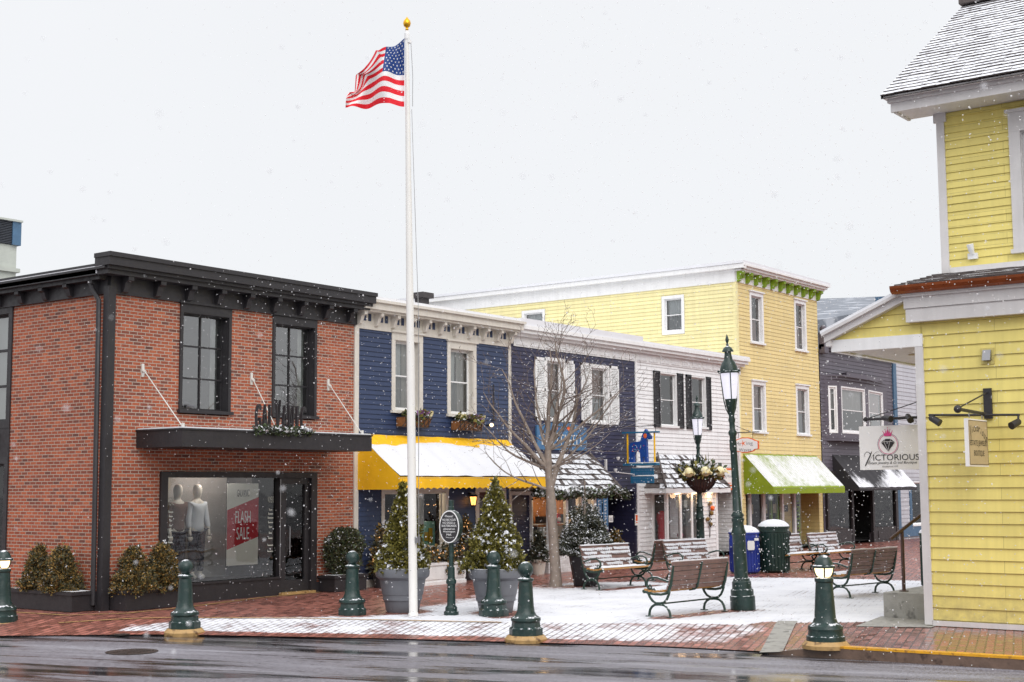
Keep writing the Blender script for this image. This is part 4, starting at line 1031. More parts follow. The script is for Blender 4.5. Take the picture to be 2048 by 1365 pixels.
mb = MB(FF()); mb.box(22.38, 23.5, .02, .05, 1.99, 2.66); mb.build('frame', 'orange', t)
mb = MB(FF()); mb.box(22.45, 23.43, .05, .056, 2.05, 2.6); mb.build('panel', 'sign_white', t)
mb = MB(FF(.059)); starfish(mb, (22.78, 0, 2.4), (1, 0, 0), (0, 0, 1), .12, 0)
mb.box(22.68, 23.25, 0, .002, 2.19, 2.21); mb.box(22.62, 23.3, 0, .002, 2.10, 2.15); mb.build('starfish', 'orange', t)
mb = MB(FF(.059)); mb.text('MaKing Waves', (22.98, 0, 2.4), (1, 0, 0), (0, 0, 1), .8, .13); mb.build('lettering', 'ink_soft', t)
t = thing('hanging_sign', 'white shaped sign edged in orange hanging by the yellow building', 'sign', (23.35, -.5, 3.1))
YU = (0, -1, 0)
op_ = [(-.46, -.12), (-.34, -.14), (-.28, -.19), (-.1, -.23), (.1, -.23), (.28, -.19), (.34, -.14), (.46, -.12), (.46, .12), (.34, .15), (.28, .19), (.1, .24), (-.1, .24), (-.28, .19), (-.34, .15), (-.46, .12)]
mb = MB(); mb.prism(op_, (23.35, -.52, 3.36), YU, (0, 0, 1), (.05, 0, 0)); mb.build('board', 'orange', t)
mb = MB(); mb.prism([(q[0]*.93, q[1]*.88) for q in op_], (23.342, -.52, 3.36), YU, (0, 0, 1), (.006, 0, 0)); mb.build('panel', 'sign_white', t)
mb = MB(); starfish(mb, (23.338, -.46, 3.42), YU, (0, 0, 1), .12, 0); mb.build('starfish', 'orange', t)
mb = MB(); mb.text('Ma', (23.338, -.30, 3.41), YU, (0, 0, 1), .16, .1); mb.text('ing', (23.338, -.68, 3.40), YU, (0, 0, 1), .22, .13); mb.text('Waves', (23.338, -.52, 3.22), YU, (0, 0, 1), .42, .10); mb.build('lettering', 'ink_soft', t)
mb = MB(); mb.tube([(23.37, 0, 3.76), (23.37, -1.0, 3.76)], .018, 6); mb.tube([(23.37, -.3, 3.76), (23.37, -.3, 3.58)], .008, 5); mb.tube([(23.37, -.78, 3.76), (23.37, -.78, 3.56)], .008, 5); mb.tube([(23.37, 0, 4.05), (23.37, -.7, 3.77)], .008, 5); mb.build('bracket', 'black_trim', t)
# horse sign between navy and white shop
t = thing('horse_sign', 'hanging sign with a painted blue wooden horse between two yellow posts', 'sign', (17.05, -.6, 2.2))
mb = MB(); X = 17.05
hp = [(-.36, -.02), (-.36, .3), (-.37, .52), (-.3, .62), (-.1, .64), (.04, .66), (.1, .82), (.2, 1.0), (.24, 1.03), (.27, .98), (.3, .93), (.42, .80), (.41, .72), (.32, .70), (.26, .72), (.26, .5), (.27, .3), (.28, -.02), (.20, -.02), (.19, .18), (.13, .18), (.12, -.02), (.05, -.02), (.02, .3), (-.05, .37), (-.14, .36), (-.2, .2), (-.21, -.02)]
mb.prism([(q[0]*.88, q[1]*.88) for q in hp], (X-.05, -.60, 2.76), YU, (0, 0, 1), (.10, 0, 0)); h_ = mb.build('horse', 'horse_blue', t)
mb = MB(); mb.poly([(X-.056, -.60-.2+.055*cos(k*pi/6), 2.76+.72+.065*sin(k*pi/6)) for k in range(12)]); mb.build('eye_patch', 'orange', h_)
mb = MB(); RG = random.Random(8)
for k in range(26):
    u, v = RG.uniform(-.3, .2), RG.uniform(.34, .55); mb.poly([(X-.056, -.6-u*.88-.014*cos(j*pi/3), 2.76+v*.88+.014*sin(j*pi/3)) for j in range(6)], RG.randrange(4))
mb.build('painted_harness', ['flag_white', 'red_bit', 'mint', 'sign_blue'], h_)
for y in (-.2, -1.06): mb = MB(); mb.tube([(X, y, 2.74), (X, y, 3.56)], .025, 8); mb.build('post', 'yellow_cloth', t)
mb = MB(); mb.box(X-.06, X+.06, -1.2, -.06, 3.56, 3.6); mb.build('rail', 'sign_teal', t); mb = MB(); mb.box(X-.09, X+.09, -1.16, -.1, 2.68, 2.74); mb.build('platform', 'sign_teal', t)
mb = MB(); mb.box(X-.09, X+.09, -1.15, -.3, 2.741, 2.765); mb.box(X-.03, X+.03, -1.02, -.36, 2.61, 2.63); mb.box(X-.03, X+.03, -1.02, -.36, 2.39, 2.405); mb.build('snow', 'snow', t)
for z in (2.42, 2.2):
    mb = MB(); mb.box(X-.025, X+.025, -1.02, -.3, z, z+.19); pl = mb.build('plate', 'sign_teal', t)
    mb = MB(); RG = random.Random(int(z*10))
    for r_ in range(2):
        y = -.38
        while y > -.96:
            w_ = RG.uniform(.03, .09); mb.box(X-.028, X-.027, y-w_, y, z+.03+r_*.08, z+.075+r_*.08); y -= w_+.025
    mb.build('faded_lettering', 'sign_blue', pl)
mb = MB(); mb.tube([(X, 0, 3.75), (X, -1.15, 3.75)], .014, 6); mb.tube([(X, -.3, 3.75), (X, -.3, 3.6)], .008, 4); mb.tube([(X, -1.1, 3.75), (X, -1.1, 3.6)], .008, 4); mb.build('bracket', 'black_trim', t)
# spotlight arm on the navy wall
t = thing('wall_spotlight', 'white twin spotlights on an arm on the navy wall by the hood', 'lamp', (16.2, -.1, 2.4))
mb = MB(); mb.box(16.17, 16.23, -.06, 0, 2.35, 2.85); mb.tube([(16.2, -.05, 2.5), (16.1, -.4, 2.5), (16.9, -.5, 2.44)], .012, 5); mb.build('arm', 'grey_trim', t)
mb = MB(); mb.lathe([(.02, 0), (.05, .05), (.055, .09)], 8, (16.1, -.4, 2.5)); mb.lathe([(.02, 0), (.05, .05), (.055, .09)], 8, (16.4, -.3, 2.82)); mb.build('lamp_head', 'white_trim', t, smooth=True)

# ================================================================= yellow three storey building
T = thing('yellow_building', 'tall three storey yellow clapboard building with green brackets under its white cornice', 'building', (23.97, 0, 0))
U0, U1 = 23.97, 30.05
wins = [(24.98, 25.72, 6.74, 8.26), (28.27, 28.98, 6.74, 8.34), (24.98, 25.74, 3.85, 5.36), (28.22, 29.03, 3.85, 5.40)]
ops = [(a-.11, b+.11, c-.06, d+.14) for a, b, c, d in wins]
sfz = (24.3, 29.72, .0, 1.98)
mb = MB(FF()); wall_panel(mb, U0, U1, 0, 8.8, wins+[sfz], .16); siding(mb, U0+.1, U1-.02, .1, 8.62, ops+[sfz], .122, .012)
mb.build('wall', 'gold_siding', T)
swin = [(-2.62, -1.98, 7.16, 8.24), (-8.35, -7.55, 7.35, 8.22), (-5.9, -5.2, 3.0, 3.1)]
mb = MB(LX(23.97)); so = [(a-.12, b+.12, c-.12, d+.12) for a, b, c, d in swin]
wall_panel(mb, -16, 0, 4.5, 8.8, swin[:2], .16); siding(mb, -16, -.1, 5.5, 8.6, so[:2], .125); mb.build('side_wall', 'pale_siding', T)
mb = MB(); mb.box(23.95, 24.07, -.03, .1, .1, 8.6); mb.build('corner_board', 'pale_siding', T)
mb = MB(); shell(mb, U0+.45, U1-.03, .03, 16, 9, (2.9, 5.95, 8.95, .1)); mb.build('interior', 'int_dark', T)
mb = MB(); mb.box(23.72, U1+.3, -.40, 16, 9.13, 9.22); mb.build('roof', 'snow', T)
F_ = MB(LX(23.97)); F_.box(-16, .0, 0, .05, 8.58, 8.98); F_.box(-16, .4, 0, .22, 8.98, 9.125); F_.build('side_cornice', 'white_trim', T)
F_ = MB(FF()); F_.box(U0, U1, 0, .04, 8.58, 8.92); F_.box(U0-.1, U1+.1, 0, .26, 8.92, 8.98); F_.box(U0-.16, U1+.18, 0, .34, 8.98, 9.06); F_.box(U0-.2, U1+.24, 0, .42, 9.06, 9.13)
co = F_.build('cornice', 'white_trim', T)
for i in range(11):
    F_ = MB(FF()); bracket(F_, U0+.08+(U1-U0-.16)*i/10, .04, .22, 8.925, .34, .15); F_.build('bracket', 'green_paint', co)
for i in range(10): u = U0+.08+(U1-U0-.16)*(i+.5)/10; F_ = MB(FF()); F_.box(u-.06, u+.06, .04, .1, 8.74, 8.9); F_.build('cornice_block', 'green_paint', co)
for a, b, c, d in wins: window(FF(), a, b, c, d, T, cw=.11, hd=.12, trim='white_trim', grid=(1, 2), rec=.07, cur=('curtain_rose', (.02, .98, 0, .5)) if c > 6 else [('curtain_rose', (.02, .98, .46, 1)), ('sheer_grey', (.3, .98, 0, .46))])
for a, b, c, d in swin[:2]: window(LX(23.97), a, b, c, d, T, cw=.1, trim='white_trim', grid=(1, 2), rec=.05, cur=[('sheer', (.04, .96, .5, 1)), ('sheer_grey', (.04, .96, 0, .5))], sill=False)
# shop front: green posters, white posts, glass, recess in yellow
F_ = MB(FF()); 
for a, b in ((24.62, 24.74), (25.56, 25.72), (26.92, 27.06), (27.84, 27.98)): F_.box(a, b, -.12, -.02, .1, 1.98)
F_.box(24.3, 28.5, -.12, -.03, 1.86, 1.98); F_.box(27.06, 27.84, -.1, -.05, .1, .42); F_.box(27.06, 27.84, -.1, -.04, .28, .3)
sf = F_.build('shop_front', 'white_trim', T)
F_ = MB(FF()); F_.poly(((24.3, -.09, .1), (28.5, -.09, .1), (28.5, -.09, 1.9), (24.3, -.09, 1.9))); F_.build('pane', 'glass_shop', sf)
F_ = MB(FF())
for a, b in ((24.42, 24.6), (26.3, 26.42), (26.78, 26.9), (28.28, 28.5)): F_.box(a, b, -.2, -.13, .1, 1.82)
F_.box(25.72, 26.92, -.2, -.13, .1, .2); F_.build('green_panel', 'green_paint', sf)
F_ = MB(FF())
for a in (24.36, 28.2):
    for k in range(11): F_.box(a+.03+.05*(k % 2), a+.14+.04*((k*3) % 4), -.129, -.125, .25+k*.13, .32+k*.13)
F_.build('poster_lettering', 'ink', sf)
F_ = MB(FF())
for a in (24.8, 25.8, 26.45): F_.box(a, a+.24, -.125, -.12, 1.22, 1.52)
F_.build('paper_notice', 'sign_tan', sf)
F_ = MB(FF(-.9)); siding(F_, 28.5, 29.72, .1, 1.98, [], .122); F_.tf = LX(29.70); siding(F_, -.9, -.1, .1, 1.98, [], .122); F_.build('recess_wall', 'gold_siding', T)
F_ = MB(FF(-.88))
for z in (.62, 1.22): F_.box(28.72, 29.1, 0, .02, z, z+.22)
F_.build('recess_vent', 'dark_wood', T)
# ================================================================= charcoal building
T = thing('charcoal_building', 'charcoal grey clapboard shop with a shallow bay of white framed windows', 'building', (30.1, 0, 0))
U0, U1 = 30.1, 36.75
bp = [(30.45, 0), (31.0, -.34), (33.35, -.34), (36.3, 0)]
mb = MB(FF()); siding(mb, U0, U1, 2.6, 6.9, [(30.5, 36.2, 3.85, 5.75)], .135); wall_panel(mb, U0, U1, 0, 7.0, [(30.5, 36.2, 3.85, 5.75), (30.3, 36.6, 0.4, 2.2), (32.4, 34.3, 0, .4)], .1)
mb.build('wall', 'charcoal_siding', T)
mb = MB(); shell(mb, U0+.03, U1-.03, .03, 9, 7, (2.6, 6.9, .1)); mb.build('interior', 'int_dark', T)
F_ = MB(FF()); F_.box(U0, U1, 0, .1, 6.88, 6.96); F_.box(U0, U1, 0, .2, 6.96, 7.06); F_.box(U0, U0+.35, 0, .22, 6.75, 7.45); F_.ball((U0+.18, .1, 7.62), .13, 10); F_.tube([(U0+.18, .1, 7.4), (U0+.18, .1, 7.55)], .06, 8); F_.box(U0, U0+.3, 0, .3, 7.42, 7.48); F_.build('cornice', 'charcoal_siding', T)
mb = MB(FF()); mb.box(U0+.35, U1, .0, .18, 7.061, 7.1); mb.build('cornice_snow', 'snow', T)
mb = MB()
for (a, b) in zip(bp, bp[1:]):
    A, B = Vector((a[0], a[1], 0)), Vector((b[0], b[1], 0)); L = (B-A).length; U = (B-A)/L; N = Vector((U.y, -U.x, 0)); fr = Fr(A, U, N)
    q0, q1 = (.16, L-.12) if L < 1 else ((.12, L-.35) if a[0] > 32 and L > 2.5 else (.12, L-.12))
    if a[0] > 33: q0, q1 = .3, L-.75
    mb.tf = fr; wall_panel(mb, 0, L, 3.75, 5.85, [(q0, q1, 3.95, 5.62)], .06)
    window(fr, q0+.05, q1-.05, 4.0, 5.57, T, cw=.05, trim='white_trim', sash='white_trim', grid=(1, 2), rec=.03, sill=False, sw=.06, w1=.012, cur=('curtain_rose' if a[0] > 33 else 'curtain', (.02, .98, .5, 1)))
mb.tf = None; mb.prism([(q[0], q[1]) for q in bp], (0, 0, 3.68), (1, 0, 0), (0, 1, 0), (0, 0, .08)); mb.prism([(q[0], q[1]*1.2) for q in bp], (0, 0, 5.85), (1, 0, 0), (0, 1, 0), (0, 0, .1))
mb.prism([(q[0], q[1]*1.5) for q in bp], (0, 0, 5.95), (1, 0, 0), (0, 1, 0), (0, 0, .06)); mb.prism([(31.4, -.45), (33.1, -.5), (35.4, -.2), (34, 0), (31.8, 0)], (0, 0, 6.01), (1, 0, 0), (0, 1, 0), (0, 0, .12))
mb.build('bay', 'charcoal_siding', T)
F_ = MB(FF()); F_.box(30.1, 36.75, .0, .12, 2.1, 2.62); F_.box(30.25, 30.4, 0, .1, .0, 2.1); F_.box(32.36, 32.5, 0, .1, 0, 2.1); F_.box(34.25, 34.4, 0, .1, 0, 2.1); F_.box(36.5, 36.72, 0, .1, 0, 2.1)
F_.box(30.4, 32.36, 0, .08, .0, .55); F_.box(34.4, 36.5, 0, .08, .0, .55); F_.box(30.7, 32.1, .08, .1, .08, .42); F_.box(34.7, 36.2, .08, .1, .08, .42)
sf = F_.build('shop_front', 'dark_wood', T)
F_ = MB(FF()); F_.poly(((30.4, .03, .55), (32.36, .03, .55), (32.36, .03, 2.1), (30.4, .03, 2.1))); F_.build('pane', 'glass_shop', sf); F_ = MB(FF()); F_.poly(((34.4, .03, .55), (36.5, .03, .55), (36.5, .03, 2.1), (34.4, .03, 2.1))); F_.build('pane', 'glass_shop', sf)
mb = MB(); mb.box(32.5, 34.25, .9, .95, 0, 2.1); mb.build('door', 'dark_wood', T)
mb = MB(); mb.box(30.7, 31.0, .5, .55, .6, 1.3); mb.box(31.4, 32.1, .6, .62, .6, .9); mb.ball((32.9, .5, 1.0), .2, 10); mb.build('display_goods', 'int_dark', T, smooth=True)
# ================================================================= light grey shop beyond
T = thing('grey_shop', 'pale grey clapboard shop with blue trim half hidden behind the right house', 'building', (36.8, 0, 0))
mb = MB(FF()); wall_panel(mb, 36.8, 50, 0, 7.2, [(39.9, 40.9, 3.6, 6.2), (38.3, 41.2, .5, 2.2)], .12); siding(mb, 37.05, 50, .5, 7.1, [(39.2, 41.6, 3.5, 6.3), (38.2, 41.4, .4, 2.3)], .16); mb.build('wall', 'ltgrey_siding', T)
F_ = MB(FF()); F_.box(36.78, 37.1, 0, .06, .2, 7.2); F_.box(38.1, 38.3, 0, .05, .3, 2.3); F_.box(41.2, 41.4, 0, .05, .3, 2.3); F_.box(37.1, 50, 0, .06, .1, .5); F_.build('blue_trim', 'steel_blue', T)
window(FF(), 40.0, 40.85, 3.66, 6.1, T, cw=.1, trim='steel_blue', sash='white_trim', grid=(1, 2), rec=.06)
F_ = MB(FF()); F_.box(39.25, 39.85, .01, .05, 3.6, 6.2); F_.box(41.0, 41.55, .01, .05, 3.6, 6.2); F_.build('shutter', 'white_trim', T)
window(FF(), 38.35, 41.15, .55, 2.2, T, cw=.05, trim='white_trim', grid=(1, 1), rec=.06, gl='glass_shop', sill=True)
mb = MB(); shell(mb, 36.9, 49.9, .03, 9, 7.2, (2.6, 7.1, .1)); mb.build('interior', 'int_dark', T)
# long grey roof and blue roof box behind
T = thing('grey_roof_hall', 'long pale grey metal roof rising behind the charcoal shop', 'building', (45, 4, 0))
mb = MB(); zs = lambda x: 9.36+(x-41.37)*.1705
for a, b in ((37, 60),):
    mb.poly(((a, 5, 0), (b, 5, 0), (b, 5, zs(b)-1.0), (a, 5, zs(a)-1.0))); mb.poly(((a, 5, 0), (a, 25, 0), (a, 25, zs(a)-1), (a, 5, zs(a)-1)))
mb.build('wall', 'ltgrey_siding', T)
mb = MB(); mb.poly(((36.8, 5, zs(36.8)), (60, 5, zs(60)), (60, 24, zs(60)+1), (36.8, 24, zs(36.8)+1))); mb.box(36.8, 60, 4.9, 5, 7.4, 7.6)
mb.poly(((36.8, 4.95, zs(36.8)-1.2), (60, 4.95, zs(60)-1.2), (60, 5, zs(60)), (36.8, 5, zs(36.8)))); mb.build('roof', 'roof_grey', T)
mb = MB(); mb.box(48.9, 51.6, 4.97, 5.5, 10.2, 11.2); mb.build('roof_box', 'steel_blue', T)
# tower far left
T = thing('roof_tower', 'pale rooftop tower with a dark louvred top beyond the brick shop', 'tower', (6, 18, 0))
mb = MB(); mb.box(2, 8.66, 16, 20, 0, 9.42); mb.build('shaft', 'stone_pale', T)
mb = MB()
for k in range(14): mb.box(2.0, 8.45, 15.93, 16.0, 9.44+k*.05, 9.47+k*.05)
mb.box(2.05, 8.5, 16.02, 19.9, 9.42, 10.12); mb.build('louvre', 'louver', T)
mb = MB(); mb.box(8.45, 8.74, 15.9, 20, 9.42, 10.12); mb.build('corner_panel', 'steel_blue', T)
mb = MB(); mb.box(1.9, 8.76, 15.85, 20.1, 10.12, 10.18); mb.box(1.9, 8.74, 15.9, 20, 8.6, 8.72); mb.build('coping', 'stone_pale', T)
t = thing('roof_vent', 'low grey roof vent above the blue shop cornice', 'vent', (12.2, 3, 6.05))
mb = MB(); mb.box(12.08, 12.36, 2.95, 3.2, 6.05, 7.08); mb.box(12.0, 12.44, 2.85, 3.3, 7.08, 7.22); mb.build('hood', 'int_dark', t)
# ================================================================= awnings
def awning(name, label, x0, x1, d, zt, zv, zb, top, side, scal, snowf, parts=True):
    t = thing(name, label, 'awning', ((x0+x1)/2, 0, zt))
    nx, ny = 72, 22; mb = MB(); sn = []
    for j in range(ny+1):
        f = j/ny
        for i in range(nx+1):
            x = x0+(x1-x0)*i/nx; sag = -.045*sin(pi*f)*(1-.5*cos(i*pi*2/8))+.008*sin(x*9+f*5)
            sv = snowf(i/nx, f); th = max(0, min(1, sv))*(.028+.020*mnoise.noise((x*1.7, f*4, 3)))*sstep(f, 0, .12)
            mb.p((x, -.01-d*f, zt+(zv-zt)*f+sag*.6+th)); sn.append(sv)
    for j in range(ny):
        for i in range(nx): a = j*(nx+1)+i; mb.idx((a, a+1, a+nx+2, a+nx+1))
    mb.at = {'snow': sn}; mb.build('top_cloth', top, t, smooth=True)
    for x in (x0, x1):
        mb = MB(); mb.prism([(0, zt), (0, zb), (d, zb), (d, zv)], (x-.006, -.01, 0), (0, -1, 0), (0, 0, 1), (.012, 0, 0)); mb.build('side_cloth', side, t)
    mb = MB(); n = int((x1-x0)/.02) if scal else 1
    for i in range(n):
        a, b = x0+(x1-x0)*i/n, x0+(x1-x0)*(i+1)/n; s_ = lambda x: zb+(.035*abs(sin((x-x0)*pi/.2)) if scal else 0)
        wv = lambda x: -d-.012+.006*sin(x*7)
        mb.poly(((a, wv(a), s_(a)), (b, wv(b), s_(b)), (b, -d-.012, zv+.004), (a, -d-.012, zv+.004)))
    mb.build('valance', side, t)
    mb = MB(); mb.tube([(x0, -d, zv-.02), (x1, -d, zv-.02)], .014, 6); mb.tube([(x0+.03, -.03, zb+.05), (x0+.03, -d, zb+.05)], .012, 6); mb.tube([(x1-.03, -.03, zb+.05), (x1-.03, -d, zb+.05)], .012, 6); mb.build('frame', 'steel', t)
    return t
def sn_y(u, f): return -.15+1.5*sstep(f, .03+.16*(.5+.5*sin(u*9.4+.6))*(1 if u < .75 else .3), .30) if f > .02 else -.5
awning('yellow_awning', 'bright yellow awning with scalloped edge loaded with smooth snow', 6.47, 11.8, 1.23, 3.27, 2.34, 2.08, 'awning_yellow', 'yellow_cloth', True, sn_y)
awning('green_awning', 'lime green awning covered with streaked snow on the yellow building', 24.2, 29.6, 1.02, 3.13, 2.05, 1.86, 'awning_green', 'green_cloth', False, lambda u, f: .52+.10*sin(f*3)+.05*sin(u*23) if .02 < f < .99 else .1)
awning('black_awning', 'black awning dusted with streaks of snow on the charcoal shop', 30.95, 36.4, .98, 3.2, 2.02, 1.92, 'awning_black', 'black_cloth', False, lambda u, f: .16+.52*sstep(f, .35, 1.0)+.30*sstep(u, .5, .75)-.22*sstep(.3-abs(u-.4), 0, .3))
# ================================================================= flagpole and flag
t = thing('flagpole', 'tall white flagpole with gold ball standing between two grey planters', 'flagpole', (2.24, -5.26, 0))
lx = lambda z: .06*z/9.8          # the pole leans a hair to the left
mb = MB(); mb.lathe([(.085, 0), (.085, .03), (.078, .05)], 20, (2.24, -5.26, 0)); mb.tube([(2.24-.6*lx(z)*2, -5.26+.8*lx(z)*2, z) for z in (0, 1.2, 2.6, 4, 5.5, 7, 8.5, 9.8, 9.99)], [.072, .072, .071, .068, .061, .052, .042, .033, .03], 20); mb.build('pole', 'pole_white', t, smooth=True)
tx, ty = 2.24-1.2*lx(9.8), -5.26+1.6*lx(9.8)
mb = MB(); mb.lathe([(.02, 9.99), (.03, 10.01), (.02, 10.04), (.055, 10.07), (.068, 10.12), (.055, 10.17), (.02, 10.21), (.002, 10.24)], 16, (tx, ty, 0)); mb.build('ball_finial', 'gold', t, smooth=True)
mb = MB(); mb.lathe([(.036, 9.82), (.045, 9.85), (.045, 9.93), (.036, 9.97)], 14, (tx, ty, 0)); mb.box(tx-.02, tx+.06, ty-.05, ty+.02, 9.77, 9.83); mb.build('truck', 'white_trim', t)
mb = MB(); mb.tube([(tx+.05, ty-.05, 9.77), (tx+.075, ty-.07, 9.2), (tx+.07, ty-.07, 8.65)], .007, 5); mb.tube([(tx+.06, ty-.06, 8.6), (2.24-.0, -5.37, 5), (2.24+.02, -5.36, 1.3)], .006, 5); mb.build('halyard', 'steel', t)
mb = MB(); mb.box(2.20, 2.26, -5.40, -5.33, 1.2, 1.3); mb.tube([(2.22, -5.40, 1.17), (2.22, -5.40, 1.34)], .012, 6); mb.build('cleat', 'steel', t)
fl = thing('flag', 'stars and stripes flag with red and white stripes blowing left from the pole', 'flag', (2.1, -5.1, 8.6))
DL = Vector((-sin(YAW), cos(YAW), 0)); DV = Vector((cos(YAW), sin(YAW), 0))
US = (0, .2, .4, .55, .7, .85, 1.0)
TOPX = (0, .16, .31, .50, .66, .82, .96); TOPZ = (0, -.09, -.17, -.23, -.32, -.56, -.88)
BOTX = (0, .20, .42, .60, .78, .93, 1.02); BOTZ = (-1.22, -1.20, -1.18, -1.19, -1.21, -1.22, -1.27)
def flag_pt(u, v, off=0.):
    g = lambda arr: interp(u, list(zip(US, arr)))
    sm = lambda arr: (g(arr)*2+interp(max(0, u-.06), list(zip(US, arr)))+interp(min(1, u+.06), list(zip(US, arr))))/4
    x = sm(TOPX)*(1-v)+sm(BOTX)*v; z = sm(TOPZ)*(1-v)+sm(BOTZ)*v
    z += .07*sin(pi*min(1, u*1.25))*sin(pi*v)*1.0
    y = .16*sin(2*pi*(1.45*u+.35*v))*min(1, u*4)+.07*sin(2*pi*(3.1*u-.8*v)+1)*u
    fold = sstep(u, .38, .62)*(1-sstep(v, .15, .7)); z -= .14*fold*abs(sin(2*pi*(u*1.7+v*.9))); x -= .05*fold*sin(2*pi*(u*2.2+v))
    return Vector((tx, ty, 9.90))+DL*(x+.03)+Vector((0, 0, z-.18+.14))+DV*(y+off)
nu, nv = 84, 65; mb = MB(); ids = [[mb.p(flag_pt(i/nu, j/nv)) for i in range(nu+1)] for j in range(nv+1)]
for j in range(nv):
    for i in range(nu):
        u, v = (i+.5)/nu, (j+.5)/nv; st = int(v*13)
        m = 2 if (u < .4 and v < 7/13) else (0 if st % 2 == 0 else 1)
        mb.idx((ids[j][i], ids[j][i+1], ids[j+1][i+1], ids[j+1][i]), m)
mb.build('cloth', ['flag_red', 'flag_white', 'flag_blue'], fl, smooth=True)
mb = MB()
for r in range(9):
    for c in range(6 if r % 2 == 0 else 5):
        u = .4*((c+.5)/6 if r % 2 == 0 else (c+1)/6); v = (7/13)*(r+.6)/9.2
        for off in (-.007, .007):
            C = flag_pt(u, v, off)
            pts = []
            for k in range(10):
                a = -pi/2+pi*k/5; q = 1. if k % 2 == 0 else .42
                pts.append(flag_pt(u+.016*q*cos(a), v+.020*q*sin(a), off))
            for k in range(10): mb.poly((C, pts[k], pts[(k+1) % 10]))
mb.build('stars', 'flag_white', fl)
# ================================================================= street lamps
def street_lamp(loc, label, lean, s=1.0, basket=False):
    t = thing('street_lamp', label, 'street lamp', loc, 0, 'green street lamps on the plaza')
    t.rotation_euler = lean; t.scale = (s, s, s)
    mb = MB(); mb.lathe([(.225, 0), (.225, .25), (.205, .26), (.205, .36), (.175, .38), (.17, .50), (.15, .52), (.145, .56), (.125, .57)], 8 if 0 else 20, (0, 0, 0)); mb.build('base', 'iron_green', t, smooth=True, local=True, angle=30)
    mb = MB(); mb.lathe([(.125, .56), (.122, .9), (.118, 1.32), (.13, 1.34), (.135, 1.38), (.112, 1.45), (.10, 1.56), (.115, 1.60), (.115, 1.63), (.095, 1.65), (.115, 1.68), (.115, 1.70), (.085, 1.74), (.066, 2.4), (.058, 3.12), (.078, 3.16), (.078, 3.2), (.052, 3.24), (.05, 3.36), (.066, 3.42), (.05, 3.47), (.06, 3.56), (.092, 3.68), (.105, 3.80)], 24); mb.build('post', 'iron_green', t, smooth=True, local=True)
    mb = MB(); mb.lathe([(.10, 3.80), (.118, 3.86), (.128, 3.98), (.150, 4.2), (.158, 4.28)], 24); mb.build('globe', 'globe_cool', t, smooth=True, local=True)
    mb = MB(); mb.lathe([(.19, 4.27), (.195, 4.30), (.165, 4.31), (.155, 4.38), (.12, 4.47), (.08, 4.52), (.075, 4.56), (.065, 4.60), (.06, 4.66), (.105, 4.665), (.10, 4.69), (.07, 4.74), (.025, 4.77)], 24)
    for k in range(8):
        a = 2*pi*k/8; mb.ball((.2*cos(a), .2*sin(a), 4.31), .022, 6)
    cp = mb.build('cap', 'iron_green', t, smooth=True, local=True)
    mb = MB(); mb.lathe([(.012, 4.76), (.03, 4.79), (.014, 4.82), (.03, 4.86), (.034, 4.89), (.02, 4.94), (.003, 4.99)], 12); mb.build('finial', 'iron_green', cp, smooth=True, local=True)
    mb = MB()
    for k in range(3):
        a = 2*pi*k/3+3.75; c_, s_ = cos(a), sin(a)
        mb.tube([(c_*r, s_*r, z) for r, z in ((.055, 3.52), (.1, 3.62), (.135, 3.78), (.15, 3.98), (.172, 4.27))], .011, 6)
    mb.build('cage', 'iron_green', t, smooth=True, local=True)
    mb = MB(); mb.box(-.09, -.06, -.03, .03, 2.86, 3.06); mb.build('bracket', 'iron_green', t, local=True)
    return t
street_lamp((6.17, -9.30, 0), 'near green street lamp with lit globe, leaning beside the bench seen from behind', (radians(-1.3), radians(-2.0), 0), .95)
street_lamp((17.98, -1.90, 0), 'farther green street lamp carrying a hanging flower basket by the white shop', (0, radians(-.8), 0), .92)
# flower basket on the far lamp
t = thing('flower_basket', 'hanging basket of cream cabbages and snowy greens on the farther lamp post', 'flower basket', (17.98, -1.9, 1.95))
o = Vector((17.92, -1.98, 0)); RG = random.Random(77)
mb = MB(); mb.lathe([(.05, 1.93), (.2, 2.0), (.34, 2.14), (.42, 2.32), (.44, 2.42)], 24, o); mb.build('basket', 'basket', t, smooth=True)
mb = MB()
for k in range(26): a = 2*pi*k/26; mb.tube([o+Vector((r*cos(a), r*sin(a), z)) for r, z in ((.06, 1.93), (.21, 1.995), (.35, 2.14), (.43, 2.32), (.455, 2.43))], .009, 4)
mb.build('wire_ribs', 'dark_wood', t)
mb = MB()
for k in range(150):
    a = RG.uniform(0, 2*pi); r = .5*sqrt(RG.random()); tuft(mb, o+Vector((r*cos(a), r*sin(a), 2.42+RG.uniform(-.05, .22)*(1-r))), (cos(a)*r*2, sin(a)*r*2, .7), 9, .2, ['leaf_green', 'leaf_dark', 'leaf_c'], .38, RG)
for k in range(26):
    a = RG.uniform(0, 2*pi); b = o+Vector((RG.uniform(-.25, .25), RG.uniform(-.25, .25), 2.5)); leaf(mb, b, (RG.uniform(-.35, .35), RG.uniform(-.35, .35), 1), RG.uniform(.3, .62), .025, RG.randrange(3), RG)
mb.build('greenery', ['leaf_green', 'leaf_dark', 'leaf_c', 'tip_snow'], t)
for x, y, z in ((-.40, -.36, 2.50), (.0, -.58, 2.5), (-.56, .05, 2.48), (.36, -.46, 2.5)):
    mb = MB(); mb.ball(o+Vector((x, y, z)), .135, 14); 
    for k in range(14): a = RG.uniform(0, 6.3); leaf(mb, o+Vector((x+.1*cos(a), y+.1*sin(a), z-.05)), (cos(a), sin(a), .2), .1, .06, 0, RG)
    mb.build('ornamental_cabbage', 'cabbage_cream', t, smooth=True)
